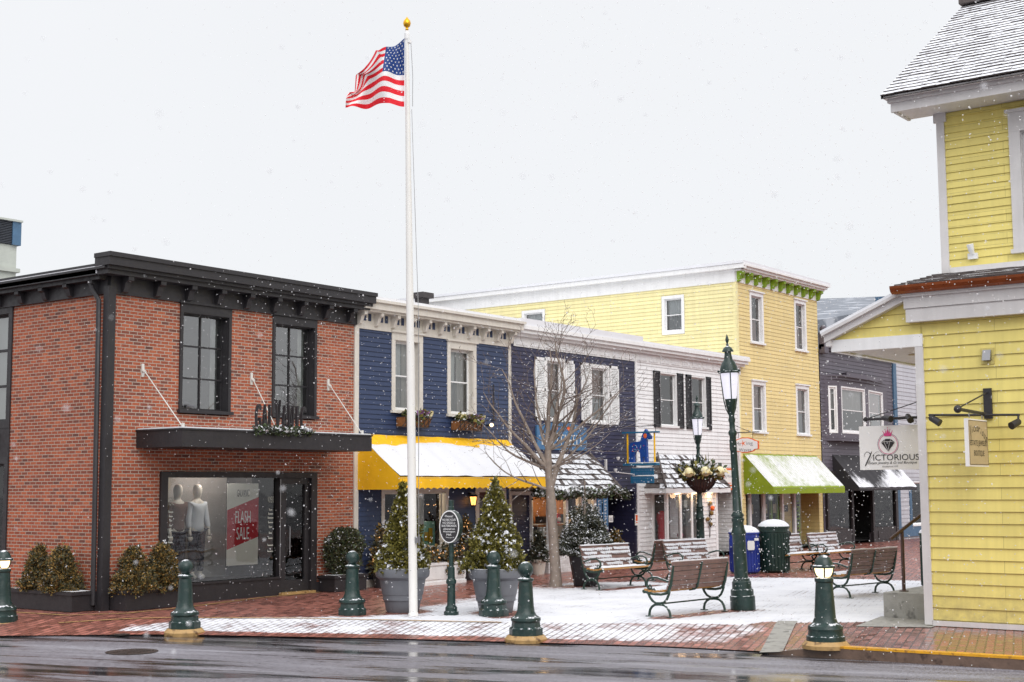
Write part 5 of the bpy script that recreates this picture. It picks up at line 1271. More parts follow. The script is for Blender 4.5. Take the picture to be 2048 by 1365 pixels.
# ================================================================= bollards
def bollard_prof(): return [(.27, 0), (.27, .10), (.235, .12), (.225, .19), (.24, .215), (.235, .25), (.17, .29), (.142, .34), (.13, .42), (.11, .74), (.108, .77), (.13, .79), (.13, .815), (.09, .83), (.065, .85)]
def plain_bollard():
    t = thing('bollard', 'green iron bollard in front of the shop window, stone collar at the road edge', 'bollard', (0, 0, 0), 0, 'green bollards along the plaza edge')
    mb = MB(); mb.lathe([(r*.92, z) for r, z in bollard_prof()[:4]], 8); mb.build('plinth', 'iron_green', t, local=True)
    mb = MB(); mb.lathe([(r*.92, z) for r, z in bollard_prof()[3:]], 28); mb.build('shaft', 'iron_green', t, smooth=True, local=True, angle=30)
    mb = MB(); mb.ball((0, 0, .945), .118, 22); mb.build('ball_top', 'iron_green', t, smooth=True, local=True)
    return t
def collar(t, z):
    mb = MB(); mb.lathe([(.31, z), (.315, z+.05), (.27, z+.10), (.2, z+.105)], 20); return mb.build('stone_collar', 'tan_stone', t, smooth=True, local=True, angle=35)
b0 = plain_bollard(); b0.location = (1.82, -4.27, 0); b0['label'] = 'green ball topped bollard left of the grey planter with the flagpole'
b1 = dup(b0, (2.96, -6.39, 0), .2, 'green ball topped bollard standing right in front of the second grey planter')
b2 = dup(b0, (1.17, -8.36, -.045), .1, 'nearest green ball topped bollard, on a tan collar at the road edge'); collar(b2, -.1)
b3 = dup(b0, (-.92, -3.28, -.05), .3, 'green ball topped bollard on a tan collar before the clothes shop window'); collar(b3, -.1)
def lit_bollard(loc, label):
    t = thing('lit_bollard', label, 'bollard light', loc, 0, 'bollards with glowing heads')
    s = 1.0
    mb = MB(); mb.lathe([(.255, 0), (.255, .10), (.235, .11), (.225, .17), (.235, .2), (.225, .235), (.165, .28), (.142, .34), (.135, .45), (.112, .80), (.125, .82), (.125, .86), (.09, .875)], 28); mb.build('shaft', 'iron_green', t, smooth=True, local=True, angle=30)
    mb = MB(); mb.lathe([(.06, .875), (.09, .89), (.112, .94), (.12, .99), (.12, 1.0)], 20); mb.build('glass_bowl', 'globe_warm', t, smooth=True, local=True)
    for k in range(4):
        mb = MB(); a = 2*pi*k/4+.5; mb.tube([(r*cos(a), r*sin(a), z) for r, z in ((.07, .87), (.1, .89), (.122, .94), (.13, .99), (.13, 1.01))], .011, 5); mb.build('guard_bar', 'iron_green', t, local=True)
    mb = MB(); mb.lathe([(.15, .995), (.155, 1.01), (.15, 1.025), (.125, 1.035), (.118, 1.07), (.09, 1.125), (.05, 1.155), (.001, 1.165)], 24); mb.build('dome', 'iron_green', t, smooth=True, local=True)
    return t
t = lit_bollard((2.0, -12.69, .015), 'green bollard with a glowing warm light head beside the yellow house kerb'); collar(t, -.06)
t = lit_bollard((-2.02, -.05, -.03), 'green bollard with a glowing head cut by the left picture edge'); collar(t, -.1)
# ================================================================= oval sign on a post
t = thing('post_sign', 'black oval notice with white rim on a slim green post', 'sign', (2.72, -5.68, 0))
mb = MB(); mb.lathe([(.125, 0), (.125, .05), (.10, .07), (.10, .12), (.07, .16), (.066, .5), (.085, .52), (.085, .57), (.062, .6), (.058, .78), (.04, .8), (.04, 1.1), (.045, 1.9)], 12, (2.72, -5.68, 0)); mb.lathe([(.05, 1.74), (.05, 1.79), (.02, 1.8)], 12, (2.72, -5.68, 0)); mb.build('post', 'iron_green', t, smooth=True, angle=30)
SN = Vector((-.80, -.60, 0)); SU = Vector((.60, -.80, 0)); SN = Vector((-.93, -.37, 0)); SU = Vector((.37, -.93, 0)); sc_ = Vector((2.72, -5.68, 1.46))
ov = lambda a, b, n=40: [(a*cos(2*pi*k/n), b*sin(2*pi*k/n)) for k in range(n)]
mb = MB(); mb.prism(ov(.175, .275), sc_-SN*.10, SU, (0, 0, 1), SN*.20); mb.build('case', 'iron_green', t)
mb = MB(); mb.prism(ov(.172, .27), sc_+SN*.10, SU, (0, 0, 1), SN*.012); mb.build('rim', 'white_trim', t)
mb = MB(); mb.prism(ov(.157, .252), sc_+SN*.112, SU, (0, 0, 1), SN*.004); mb.build('face', 'black_trim', t)
mb = MB()
for body, z, w, h in (('Please!', .175, .14, .035), ('NO BICYCLES', .115, .23, .035), ('NO DOGS or', .065, .22, .035), ('SKATEBOARDS', .015, .26, .035), ('allowed on', -.035, .2, .034), ('Washington', -.085, .21, .036), ('Mall.', -.13, .09, .032), ('Thank you', -.18, .12, .022)):
    mb.text(body, sc_+SN*.118+Vector((0, 0, z)), SU, (0, 0, 1), w, h)
mb.build('lettering', 'white_ink', t)
# ================================================================= big grey planters
def big_pot(loc, label):
    t = thing('planter_pot', label, 'planter', loc, 0, 'large round grey planters')
    mb = MB(); mb.lathe([(.27, 0), (.285, .03), (.30, .12), (.318, .20), (.335, .205), (.34, .23), (.335, .25), (.345, .30), (.352, .305), (.355, .33), (.395, .55), (.42, .57), (.455, .60), (.465, .64), (.465, .70), (.45, .745), (.42, .75), (.405, .72), (.40, .66)], 40); mb.build('pot', 'pot_grey', t, smooth=True, local=True, angle=35)
    mb = MB(); mb.lathe([(.40, .66), (.2, .68), (.001, .69)], 24); mb.build('soil', 'soil', t, local=True)
    return t
p0 = big_pot((2.71, -4.61, 0), 'large round grey planter behind the flagpole, left one of two')
p1 = dup(p0, (3.42, -6.08, 0), 1.0, 'large round grey planter half hidden behind a green bollard')
# ================================================================= benches
def bench():
    t = thing('bench', 'x', 'bench', (0, 0, 0), 0, 'park benches with green iron ends')
    for s in (-1, 1):
        x = s*.76; mb = MB(); q = lambda pts: [(x, a, b) for a, b in pts]
        r = .021
        mb.tube(q([(-.215, 0), (-.215, .05), (-.20, .11), (-.16, .16), (-.10, .195), (0, .21), (.09, .195), (.15, .16), (.19, .10), (.205, .05), (.21, 0)]), [r*1.15, r, r, r, r, r*1.2, r, r, r, r, r*1.15], 8)
        mb.tube(q([(-.24, .385), (-.20, .31), (-.15, .255), (-.08, .225), (0, .215), (.08, .235), (.14, .285), (.18, .36), (.20, .42)]), [r, r, r, r, r*1.2, r, r, r, r], 8)
        mb.box(x-.03, x+.03, -.05, .05, .185, .24)
        mb.tube(q([(-.30, .40), (-.24, .385), (-.12, .365), (.03, .365), (.13, .385), (.19, .43), (.225, .52), (.255, .66), (.285, .84)]), [r*1.3, r*1.3, r*1.1, r, r*1.1, r*1.2, r*1.2, r*1.1, r], 8)
        mb.ball((x, -.315, .40), .036, 8)
        mb.tube(q([(.235, .585), (.17, .575), (.08, .60), (-.04, .632), (-.15, .635), (-.225, .60), (-.26, .54), (-.255, .48), (-.215, .445), (-.16, .45)]), [r*.9]*9+[r*.7], 8)
        mb.tube(q([(-.21, .41), (-.17, .44), (-.165, .48), (-.195, .51), (-.225, .49), (-.215, .465)]), r*.6, 6); mb.tube(q([(-.11, .38), (-.09, .42), (-.11, .45), (-.14, .44), (-.135, .42)]), r*.55, 6)
        for y in (-.215, .21): mb.box(x-.035, x+.035, y-.055, y+.055, -.004, .016)
        mb.build('end_frame', 'bench_green', t, smooth=True, local=True, angle=50)
    mb = MB()
    for k in range(5):
        y = -.275+k*.086; z = .43-.022*sin(k/4*pi); mb.box(-.78, .78, y-.036, y+.036, z-.018, z+.014)
    mb.build('seat', 'bench_wood_wet', t, local=True)
    mb = MB()
    for k in range(6):
        f = k/5; y = .17+.10*f+.03*(f**2)*0; z = .475+.385*f
        if k == 0: y -= .015
        a = Vector((0, -.97, .26)); u = Vector((0, .26, .97)); c = Vector((0, y+.015, z))
        for p_ in ((c),):
            v = [c+a*i*.014+u*j*.033 for i, j in ((-1, -1), (1, -1), (1, 1), (-1, 1))]
            i0 = [mb.p((-.78, q.y, q.z)) for q in v]; i1 = [mb.p((.78, q.y, q.z)) for q in v]
            mb.idx(i0); mb.idx(i1[::-1])
            for m in range(4): mb.idx((i0[m], i1[m], i1[(m+1) % 4], i0[(m+1) % 4]))
    mb.build('backrest', 'bench_wood', t, local=True)
    mb = MB(); mb.tube([(0, .04, .40), (0, .15, .42), (0, .20, .46), (0, .235, .60), (0, .305, .87)], .02, 6); mb.build('back_strap', 'bench_green', t, local=True)
    mb = MB(); mb.tube([(-.76, 0, .212), (.76, 0, .212)], .014, 6); mb.build('stretcher', 'bench_green', t, local=True)
    # snow lying on seat and on the top edges of the back slats
    mb = MB(); R2 = random.Random(15); nx, ny = 44, 10; g = []
    for j in range(ny+1):
        row = []
        for i in range(nx+1):
            x = -.765+1.53*i/nx; y = -.30+.40*j/ny; e = min(1, min(i, nx-i)/2.)*min(1, min(j+.15, ny-j)/1.6)
            h = .452-.022*sin(max(0, j/ny)*pi)+(.028+.016*mnoise.noise((x*5, y*9, 1)))*e**.5-.012*(1-e)
            row.append(mb.p((x, y, h)))
        g.append(row)
    for j in range(ny):
        for i in range(nx): mb.idx((g[j][i], g[j][i+1], g[j+1][i+1], g[j+1][i]))
    for k in range(6):
        f = k/5; y = .185+.10*f; z = .475+.385*f+.033
        for i in range(24):
            a, b = -.77+1.54*i/24, -.77+1.54*(i+1)/24; h = .018+.014*mnoise.noise((a*6, k*3.3, 4)); w = .018
            if k < 5 and mnoise.noise((a*3, k*2.2, 9)) > .35: continue
            yy = y-.016
            mb.box(a, b, yy-w, yy+w, z-.006, z+max(.004, h))
            if k < 5: mb.poly(((a, yy-.019, z-.01-.014*R2.random()), (b, yy-.019, z-.03-.03*R2.random()), (b, yy-.012, z), (a, yy-.012, z)))
    mb.build('snow', 'snow', t, smooth=True, local=True)
    return t
B = bench()
def place(src, x, y, deg, lab):
    if src is None: B.location = (x, y, 0); B.rotation_euler = (0, 0, radians(deg)); B['label'] = lab; return B
    return dup(src, (x, y, 0), radians(deg), lab)
place(None, 4.98, -8.90, 173.5, 'nearest park bench, seen from behind, left of the near lamp post')
place(B, 9.46, -4.60, -7.3, 'snow covered bench facing the viewer in front of the dark snowy spruce pot')
place(B, 12.40, -4.85, -8, 'snow covered bench facing the viewer below the white shop bay window')
place(B, 12.52, -4.05, 172, 'bench facing the white shop, back to back with a snowy one')
place(B, 16.65, -5.25, -4, 'snow covered bench right beside the green litter bin')
place(B, 16.72, -4.40, 176, 'bench facing away behind the snowy one next to the green bin')
place(B, 18.15, -5.60, -3, 'farthest snow covered bench, above the glowing bollard head')
place(B, 10.22, -9.76, 170, 'bench seen from behind between the glowing bollard and the iron handrail')
# ================================================================= bins
def bin_(loc, rz, label, mat, h, r, hood=False):
    t = thing('litter_bin', label, 'bin', loc, rz)
    mb = MB()
    mb.lathe([(r*.93, .02), (r, .05), (r, h*.9), (r*1.03, h*.91), (r*1.03, h)], 26)
    for k in range(26): a = 2*pi*k/26; mb.box(r*1.0*cos(a)-.012, r*1.0*cos(a)+.012, r*1.0*sin(a)-.012, r*1.0*sin(a)+.012, .06, h*.88)
    mb.build('body', mat, t, local=True)
    mb = MB(); mb.lathe([(r*1.08, h), (r*1.09, h+.03), (r*.95, h+.08), (r*.6, h+.14), (.01, h+.16)], 26); ld = mb.build('lid', mat, t, smooth=True, local=True)
    mb = MB(); mb.lathe([(r*1.07, h+.03), (r*1.02, h+.08), (r*.8, h+.145), (r*.45, h+.195), (.01, h+.21)], 26); mb.build('snow', 'snow', ld, smooth=True, local=True)
    a = -.75
    for s_ in ((0,) if not hood else (0, 2.6)):
        mb = MB(); c = Vector((r*1.02*cos(a-s_), r*1.02*sin(a-s_), h*.86)); mb.ball(c, .085, 12); mb.build('opening', 'ink', t, local=True)
    if hood:
        mb = MB(); mb.box(-r-.14, -r+.05, -.13, .13, h*.68, h*.98); mb.build('side_hood', mat, t, smooth=True, local=True)
        Nn = Vector((-.8, -.6, 0)); Uu = Vector((.6, -.8, 0))
        mb = MB(); mb.prism([(q[0]*.17, q[1]*.22) for q in ((-.4, -.5), (.4, -.5), (.5, -.35), (.5, .35), (.4, .5), (-.4, .5), (-.5, .35), (-.5, -.35))], Vector((0, 0, h*.72))+Nn*(r+.01)+Uu*.1, Uu, (0, 0, 1), Nn*.03); mb.build('white_flap', 'white_trim', t, local=True)
        mb = MB(); mb.prism([(-.05, -.02), (.05, -.02), (.05, .04), (-.05, .04)], Vector((0, 0, h*.86))+Nn*r*.93+Uu*.24, Uu, (0, 0, 1), Nn*.03)
        for k in range(3):
            p_ = 2*pi*k/3+.4; mb.prism([(-.012, -.02), (.012, -.02), (.012, .02), (-.012, .02)], Vector((0, 0, h*.6))+Nn*r*.78+Uu*(.33+.03*cos(p_))+Vector((0, 0, .035*sin(p_))), Uu, (0, 0, 1), Nn*.06)
        mb.build('label_mark', 'white_ink', t, local=True)
    return t
bin_((15.24, -4.63, 0), 0, 'blue recycling bin with domed snow cap behind the near lamp post', 'bin_blue', .95, .35, True)
bin_((15.98, -5.06, 0), 0, 'green litter bin with thick snow cap just right of the blue one', 'bin_green', 1.08, .36)
bin_((12.85, -10.28, 0), .4, 'green litter bin half hidden behind the yellow house corner', 'bin_green', 1.08, .33)
# ================================================================= bare tree
def bare_tree(loc, label):
    t = thing('bare_tree', label, 'tree', loc)
    R3 = random.Random(41); mbT = MB(); mbB = MB(); o = Vector(loc)
    LR = Vector((sin(YAW), -cos(YAW), 0)); DP = Vector((cos(YAW), sin(YAW), 0))
    P3 = lambda r, d, z: o+LR*r+DP*d+Vector((0, 0, z))
    trunk = [P3(0, 0, -.02), P3(.0, 0, .25), P3(-.03, 0, .8), P3(-.06, .02, 1.4), P3(-.08, .02, 1.75), P3(-.10, .02, 2.05), P3(-.13, .03, 2.5), P3(-.14, .03, 2.9)]
    mbT.tube(trunk, [.15, .12, .108, .102, .106, .093, .08, .07], 14)
    mbT.ball(P3(.08, -.1, 1.42), .05, 8)
    count = [0]
    def grow(p, d, r, L, lev, mb):
        n = max(3, int(L/.19)); path = [p]; rs = [r]; d = d.normalized(); cur = p.copy(); kids = []
        for i in range(n):
            d = (d+Vector((R3.gauss(0, .10), R3.gauss(0, .10), R3.gauss(.035 if lev > 0 else .05, .07)))).normalized()
            cur = cur+d*(L/n); path.append(cur.copy()); rs.append(max(.0035, r*(1-.82*(i+1)/n)))
            if lev < 4 and i >= (1 if lev else 0): kids.append((cur.copy(), d.copy(), rs[-1], (i+1)/n))
        mb.tube(path, rs, 7 if lev < 2 else 4 if lev < 3 else 3)
        for c, dd, rr, f in kids:
            m = (1 if R3.random() < .85 else 0) if lev < 1 else (1 if R3.random() < .88 else 0)
            for _ in range(m):
                count[0] += 1
                side = dd.cross(Vector((R3.gauss(0, 1), R3.gauss(0, 1), R3.gauss(0, 1)))).normalized()
                nd = dd*R3.uniform(.5, 1.)+side*R3.uniform(.5, .95)
                grow(c, nd, max(.0026, rr*R3.uniform(.34, .52)), L*R3.uniform(.34, .58)*(1-.25*f), lev+1, mbB)
    # main limbs after the photograph: (start z index point, direction, length, radius)
    top = trunk[-1]
    for st, dr, dd, dz, L, r in ((top, -.05, .1, 1, 2.2, .06), (top, .20, -.1, 1, 2.5, .055), (top, .55, .15, 1, 1.9, .04),
                                 (trunk[5], .42, -.1, .85, 2.3, .075), (trunk[6], -.55, .1, .9, 2.4, .05), (trunk[6], -.85, -.15, .75, 2.2, .045),
                                 (trunk[6], .95, .2, .42, 2.3, .034), (trunk[7], .75, -.25, .75, 2.2, .036), (trunk[6], -1.0, .25, .32, 2.1, .035), (trunk[5], -1.0, -.3, .28, 1.9, .03), (trunk[7], -.5, .3, 1, 2.3, .04), (trunk[7], 1.0, .1, .25, 1.7, .026), (trunk[6], .9, -.4, .2, 1.6, .024), (trunk[7], .1, .3, 1, 2.4, .04)):
        grow(st, LR*dr+DP*dd+Vector((0, 0, dz)), r, L, 0, mbT)
    mbT.build('trunk', 'bark', t, smooth=True); mbB.build('crown', 'twig', t, smooth=True)
    return t
bare_tree((9.05, -3.37, 0), 'leafless street tree with spreading twiggy crown before the navy shop')

_bt = [o for o in COL.objects if o.name == 'bare_tree'][0]
dup(_bt, (17.0, -21.0, 0), 1.3, 'leafless tree behind the yellow corner house, mirrored in the upper shop windows')
dup(_bt, (23.5, -27.0, 0), 2.6, 'second leafless tree farther behind the yellow corner house, mirrored in window panes')
# ================================================================= planted conifers and shrubs
def tree_thing(name, label, cat, loc, fn, trunk=None, mats=None, group=None, tname='foliage'):
    t = thing(name, label, cat, loc, 0, group); mb = MB(); fn(mb); mb.build(tname, mats+['tip_snow'], t)
    if trunk:
        m2 = MB(); m2.tube([(loc[0], loc[1], loc[2]-.03), (loc[0]+.01, loc[1], loc[2]+trunk[1])], [trunk[0], trunk[0]*.3], 8); m2.build('trunk', 'bark', t, smooth=True)
    return t
GOLD = ['leaf_a', 'leaf_b', 'leaf_c', 'leaf_a']
RG = random.Random(101)
tree_thing('conifer', 'golden green cone shaped conifer with snowy tips in the planter behind the flagpole', 'tree', (2.71, -4.61, .68), lambda mb: cone_tree(mb, (2.71, -4.61, .70), .43, 1.45, 1900, .062, GOLD, .14, RG, 14, .92, .20, 1.0, .34), (.06, 1.4), GOLD)
tree_thing('conifer', 'golden green cone shaped conifer with snowy tips behind the second bollard from the left planter', 'tree', (3.42, -6.08, .68), lambda mb: cone_tree(mb, (3.42, -6.08, .70), .50, 1.50, 2300, .062, GOLD, .16, RG, 14, .92, .26, 1.0, .34), (.06, 1.4), GOLD)
# dark spruce in the black pot
t = thing('black_pot', 'tall tapered black pot under the snowy dark spruce', 'planter', (9.62, -3.75, 0))
mb = MB(); mb.lathe([(.25, 0), (.26, .02), (.36, .62), (.385, .64), (.385, .74), (.35, .75), (.34, .70)], 8, (9.62, -3.75, 0)); mb.build('pot', 'pot_black', t)
mb = MB(); mb.lathe([(.34, .69), (.01, .71)], 12, (9.62, -3.75, 0)); mb.build('soil', 'soil', t)
DK = ['leaf_dark', 'leaf_dark2', 'leaf_dark']
def spruce(mb):
    o = Vector((9.62, -3.75, .62)); R4 = random.Random(55)
    for i in range(330):
        f = 1-sqrt(1-R4.random()*.97); z = 1.2*f; a = R4.uniform(0, 2*pi); L = .56*(1-f)**.8+.05
        d = Vector((cos(a), sin(a), .12+.5*f)); c0 = o+Vector((0, 0, z))
        m = max(3, int(L/.05))
        for k in range(m):
            c = c0+d*L*(k+1)/m
            if k < m*.35 and R4.random() < .6: continue
            tuft(mb, c, d, 12, .07, DK, .34 if k > m*.5 else .10, R4, .2)
    for k in range(40): tuft(mb, o+Vector((0, 0, 1.1+.009*k)), (R4.uniform(-1, 1), R4.uniform(-1, 1), .9), 5, .07, DK, .4, R4, .2)
tree_thing('spruce', 'dark spruce dusted with snow in a black pot behind the left bench', 'tree', (9.62, -3.75, .70), spruce, (.05, 1.55), DK)
# black box planters with russet shrubs against the brick shop
RU = ['leaf_rust', 'leaf_dark2', 'leaf_dark2', 'leaf_rust2', 'leaf_b']
def box_planter(x0, x1, y0, y1, h, label):
    t = thing('box_planter', label, 'planter', ((x0+x1)/2, (y0+y1)/2, 0), 0, 'black box planters by the brick shop')
    mb = MB(); mb.box(x0, x1, y0, y1, .01, h-.05); mb.box(x0-.03, x1+.03, y0-.03, y1+.03, h-.05, h); mb.build('box', 'black_panel', t)
    mb = MB(); mb.box(x0+.03, x1-.03, y0+.03, y1-.03, h, h+.012); mb.build('soil', 'soil', t)
box_planter(-.55, -.10, .12, 1.95, .34, 'black box planter with two shrubs on the left side of the brick shop')
box_planter(.1, 1.5, -.50, -.06, .36, 'black box planter with two shrubs left of the clothes shop window')
box_planter(5.3, 6.25, -.50, -.06, .33, 'black box planter between the shop door and the blue shop')
RG = random.Random(60)
for c, rx, ry, h, n, nm, lab in (((-.33, 1.42), .24, .36, .92, 300, 'shrub', 'russet green shrub, left of the pair in the side planter'), ((-.33, .72), .26, .40, .94, 340, 'shrub', 'russet green shrub, right of the pair in the side planter'),
                          ((.42, -.30), .40, .26, .92, 380, 'shrub', 'bushy rust tinged shrub next to the brick corner downpipe'), ((1.05, -.30), .42, .26, .95, 380, 'shrub', 'bushy rust tinged shrub next to the clothes shop window'),
                          ((5.80, -.30), .52, .26, .92, 460, 'shrub', 'dark green shrub between the shop door and the blue wall')):
    cols = RU if c[0] < 5 else ['leaf_dark', 'leaf_b', 'leaf_dark2', 'leaf_green']
    tree_thing(nm, lab, 'shrub', (c[0], c[1], .36), lambda mb: (cone_tree(mb, (c[0], c[1], .32), max(rx, ry)*.84, h-.14, int(n*2.8), .062, cols, .012, RG, 12, .52, .34, 1., .24) if c[0] < 5 else blob_bush(mb, (c[0], c[1], .34), rx, ry, h, int(n*2.6), .065, cols, .05, RG, 12, .26)), None, cols, 'shrubs in black planters')
# small things below the blue shop
DKT = ['leaf_dark', 'leaf_rust', 'leaf_dark2']
t = thing('window_planter', 'long white panelled planter box below the blue shop window', 'planter', (8.2, -.55, 0))
mb = MB(); mb.box(7.0, 9.15, -.82, -.32, .02, .44); mb.box(6.97, 9.18, -.85, -.29, .42, .48); mb.box(6.98, 9.17, -.84, -.3, .0, .07); mb.box(7.0, 9.15, -.835, -.82, .12, .38, 0); mb.build('box', 'white_trim', t)
mb = MB(); mb.box(7.04, 9.11, -.78, -.36, .48, .49); mb.build('soil', 'soil', t)
RG = random.Random(62); mb = MB()
for k in range(210):
    x = RG.uniform(7.05, 9.1); y = RG.uniform(-.82, -.35); tuft(mb, (x, y, .5+RG.uniform(0, .26)), (RG.uniform(-.6, .6), -.4, .8), 10, .12, DKT, .10, RG, .3)
for x in (8.45, 8.9, 9.0):
    for k in range(8): tuft(mb, (x+RG.uniform(-.05, .05), -.87, .46-.035*k), (0, -.4, -.8), 4, .07, ['leaf_rust', 'leaf_rust', 'leaf_rust'], 0, RG)
tag(mb.build('trailing_plants', DKT+['tip_snow']), 'dark winter greenery with tiny lights in the white planter box', 'plant')
mb = MB()
for k in range(60): mb.ball((RG.uniform(7.05, 9.1), RG.uniform(-.9, -.5), RG.uniform(.5, .76)), .011, 5)
tag(mb.build('fairy_lights', 'fairy'), 'tiny orange fairy lights strung through the white planter box greenery', 'lights')
def potted(x, y, z0, r, h, hh, pot, cols, label, plab, lights=0, pm='pot_black', snow=.1):
    t = thing('small_pot', plab, 'planter', (x, y, 0)); mb = MB(); mb.lathe([(r*.7, .0), (r*.95, z0*.85), (r*1.08, z0*.87), (r*1.08, z0), (r*.9, z0), (r*.85, z0-.03)], 16, (x, y, 0)); mb.build('pot', pm, t, smooth=True)
    f = tree_thing('small_conifer', label, 'tree', (x, y, z0), lambda mb: cone_tree(mb, (x, y, z0-.02), hh, h, 170, .11, cols, snow, RG, 10, .9, .12, 1., .25), (.025, h*.8), cols)
    if lights:
        mb = MB()
        for k in range(lights): q = RG.random(); a = RG.uniform(0, 6.3); mb.ball((x+hh*(1-q)*cos(a), y+hh*(1-q)*sin(a), z0+h*q), .012, 5)
        mb.build('fairy_lights', 'fairy', f)
potted(6.85, -.35, .3, .18, 1.0, .24, 'x', DKT, 'small dark cone tree with lights left of the golden conifer', 'small dark pot left of the white planter box', 30)
potted(9.72, -.40, .32, .2, 1.15, .26, 'x', DKT, 'small dark cone tree with lights beside the lantern doorway', 'small dark pot beside the lantern doorway', 40)
potted(12.35, -.55, .36, .19, .62, .22, 'x', DK, 'small dark shrub in a pale pot beside the navy bay window', 'pale round pot at the foot of the navy bay window', 0, 'cream_trim')
potted(15.95, -.45, .34, .18, .62, .26, 'x', RU, 'russet potted shrub beside the dark navy doorway', 'dark pot beside the navy doorway', 0)
# window boxes with cabbages on the blue shop
def window_box(x0, x1, z, label, seed):
    R5 = random.Random(seed); t = thing('window_box', label, 'window box', ((x0+x1)/2, -.15, z), 0, 'wire window boxes on the blue shop')
    mb = MB(FF()); 
    prof = [(.04, 0), (.20, .02), (.30, .22), (.04, .22)]
    mb.prism(prof, (x0, 0, z), (0, 1, 0), (0, 0, 1), (x1-x0, 0, 0)); mb.build('liner', 'coir', t)
    mb = MB(FF())
    n = 6
    for k in range(n):
        a, b = x0+(x1-x0)*k/n, x0+(x1-x0)*(k+1)/n
        mb.tube([(a, .212, z), (b, .315, z+.22)], .008, 4); mb.tube([(b, .212, z), (a, .315, z+.22)], .008, 4)
    mb.tube([(x0, .05, z+.22), (x0, .315, z+.22), (x1, .315, z+.22), (x1, .05, z+.22)], .011, 5); mb.tube([(x0, .05, z), (x0, .21, z), (x1, .21, z), (x1, .05, z)], .011, 5)
    mb.build('wire_frame', 'black_trim', t)
    mb = MB(FF())
    for k in range(34): tuft(mb, (R5.uniform(x0+.05, x1-.05), R5.uniform(.08, .32), z+.24), (R5.uniform(-.5, .5), .5, .7), 8, .13, ['leaf_green', 'leaf_c', 'leaf_b'], .15, R5, .4)
    mb.build('greenery', ['leaf_green', 'leaf_c', 'leaf_b', 'tip_snow'], t)
    for k, (f, m) in enumerate(((.2, 'cabbage_cream'), (.45, 'cabbage_purple'), (.62, 'cabbage_purple'), (.8, 'cabbage_purple'), (.95, 'cabbage_cream'))):
        mb = MB(FF()); c = Vector((x0+(x1-x0)*f, .24, z+.29))
        mb.ball(c, .075, 10)
        for j in range(22):
            a = R5.uniform(0, 2*pi); e = R5.uniform(-.1, .9); leaf(mb, c+Vector((cos(a), sin(a), e))*.05, (cos(a), sin(a), e), .075, .05, 0, R5)
        mb.build('ornamental_cabbage', m, t)
window_box(7.70, 8.62, 3.46, 'wire window box of cabbages half behind the flagpole', 70)
window_box(9.62, 10.55, 3.44, 'wire window box of purple cabbages under the right blue shop window', 71)
# ================================================================= yellow corner house on the right
T = thing('yellow_house', 'bright yellow clapboard corner house with copper gutter and snowy roof', 'building', (5.2, -13, 0))
X0 = 5.2; Yc = -12.88
fr = LX(X0)
mb = MB(fr)
wall_panel(mb, 12.88, 24, 0, 5.04, [], .1)
siding(mb, 12.88+.10, 24, .10, 4.72, [], .178, .020)
def gl(z):  # gable above the porch beam
    return (11.46+(z-4.40)*2.40, 12.95)
siding(mb, 11.44, 12.95, 4.38, 4.98, [], .178, .02, xl=gl)
mb.poly(((11.6, -.02, 4.38), (13, -.02, 4.38), (13, -.02, 4.97)))
mb.tf = None; mb.box(X0+.02, 12, Yc, Yc+.02, 0, 4.3); 
mb.build('wall', 'yellow_siding', T)
F_ = MB(fr); F_.box(12.86, 12.985, 0, .045, .02, 4.24); F_.box(12.98, 24, 0, .045, .01, .085); F_.build('corner_board', 'grey_trim', T)
# porch gable: beam, ceiling, rake, roof
F_ = MB(fr); F_.box(11.50, 12.985, -.04, .05, 4.21, 4.40)
bm_ = F_.build('porch_beam', 'white_trim', T)
mb = MB(); k = 0; y = -12.86
while y < -11.52: mb.box(X0+.05, 12, y, min(-11.5, y+.085), 4.235, 4.25); y += .09
mb.build('porch_ceiling', 'grey_trim', T)
mb = MB(); mb.tube([(6.6, -12.3, 4.22), (6.6, -12.3, 4.235)], .09, 12); mb.build('ceiling_light', 'sign_tan', T)
def slope_slab(mb, y0, z0, y1, z1, x0, x1, th, m=0):
    v = [(x0, y0, z0), (x0, y1, z1), (x0, y1, z1+th), (x0, y0, z0+th)]; i0 = [mb.p(q) for q in v]; i1 = [mb.p((x1, q[1], q[2])) for q in v]
    mb.idx(i0, m); mb.idx(i1[::-1], m)
    for j in range(4): mb.idx((i0[j], i1[j], i1[(j+1) % 4], i0[(j+1) % 4]), m)
mb = MB(); slope_slab(mb, -11.42, 4.36, -12.86, 4.96, 5.06, 5.2, .13); slope_slab(mb, -11.40, 4.46, -12.86, 5.07, 5.0, 5.12, .05); mb.box(5.08, 5.2, -11.52, -11.44, 4.30, 4.45); mb.build('rake_board', 'grey_trim', T)
mb = MB(); slope_slab(mb, -11.36, 4.50, -12.72, 5.07, 5.05, 12, .05); mb.build('porch_roof', 'snow', T)
mb = MB(); mb.box(5.2, 12, -11.6, -11.5, 4.21, 4.5); mb.box(9.8, 9.95, -11.65, -11.5, 0, 4.21); mb.build('porch_side_beam', 'white_trim', T)
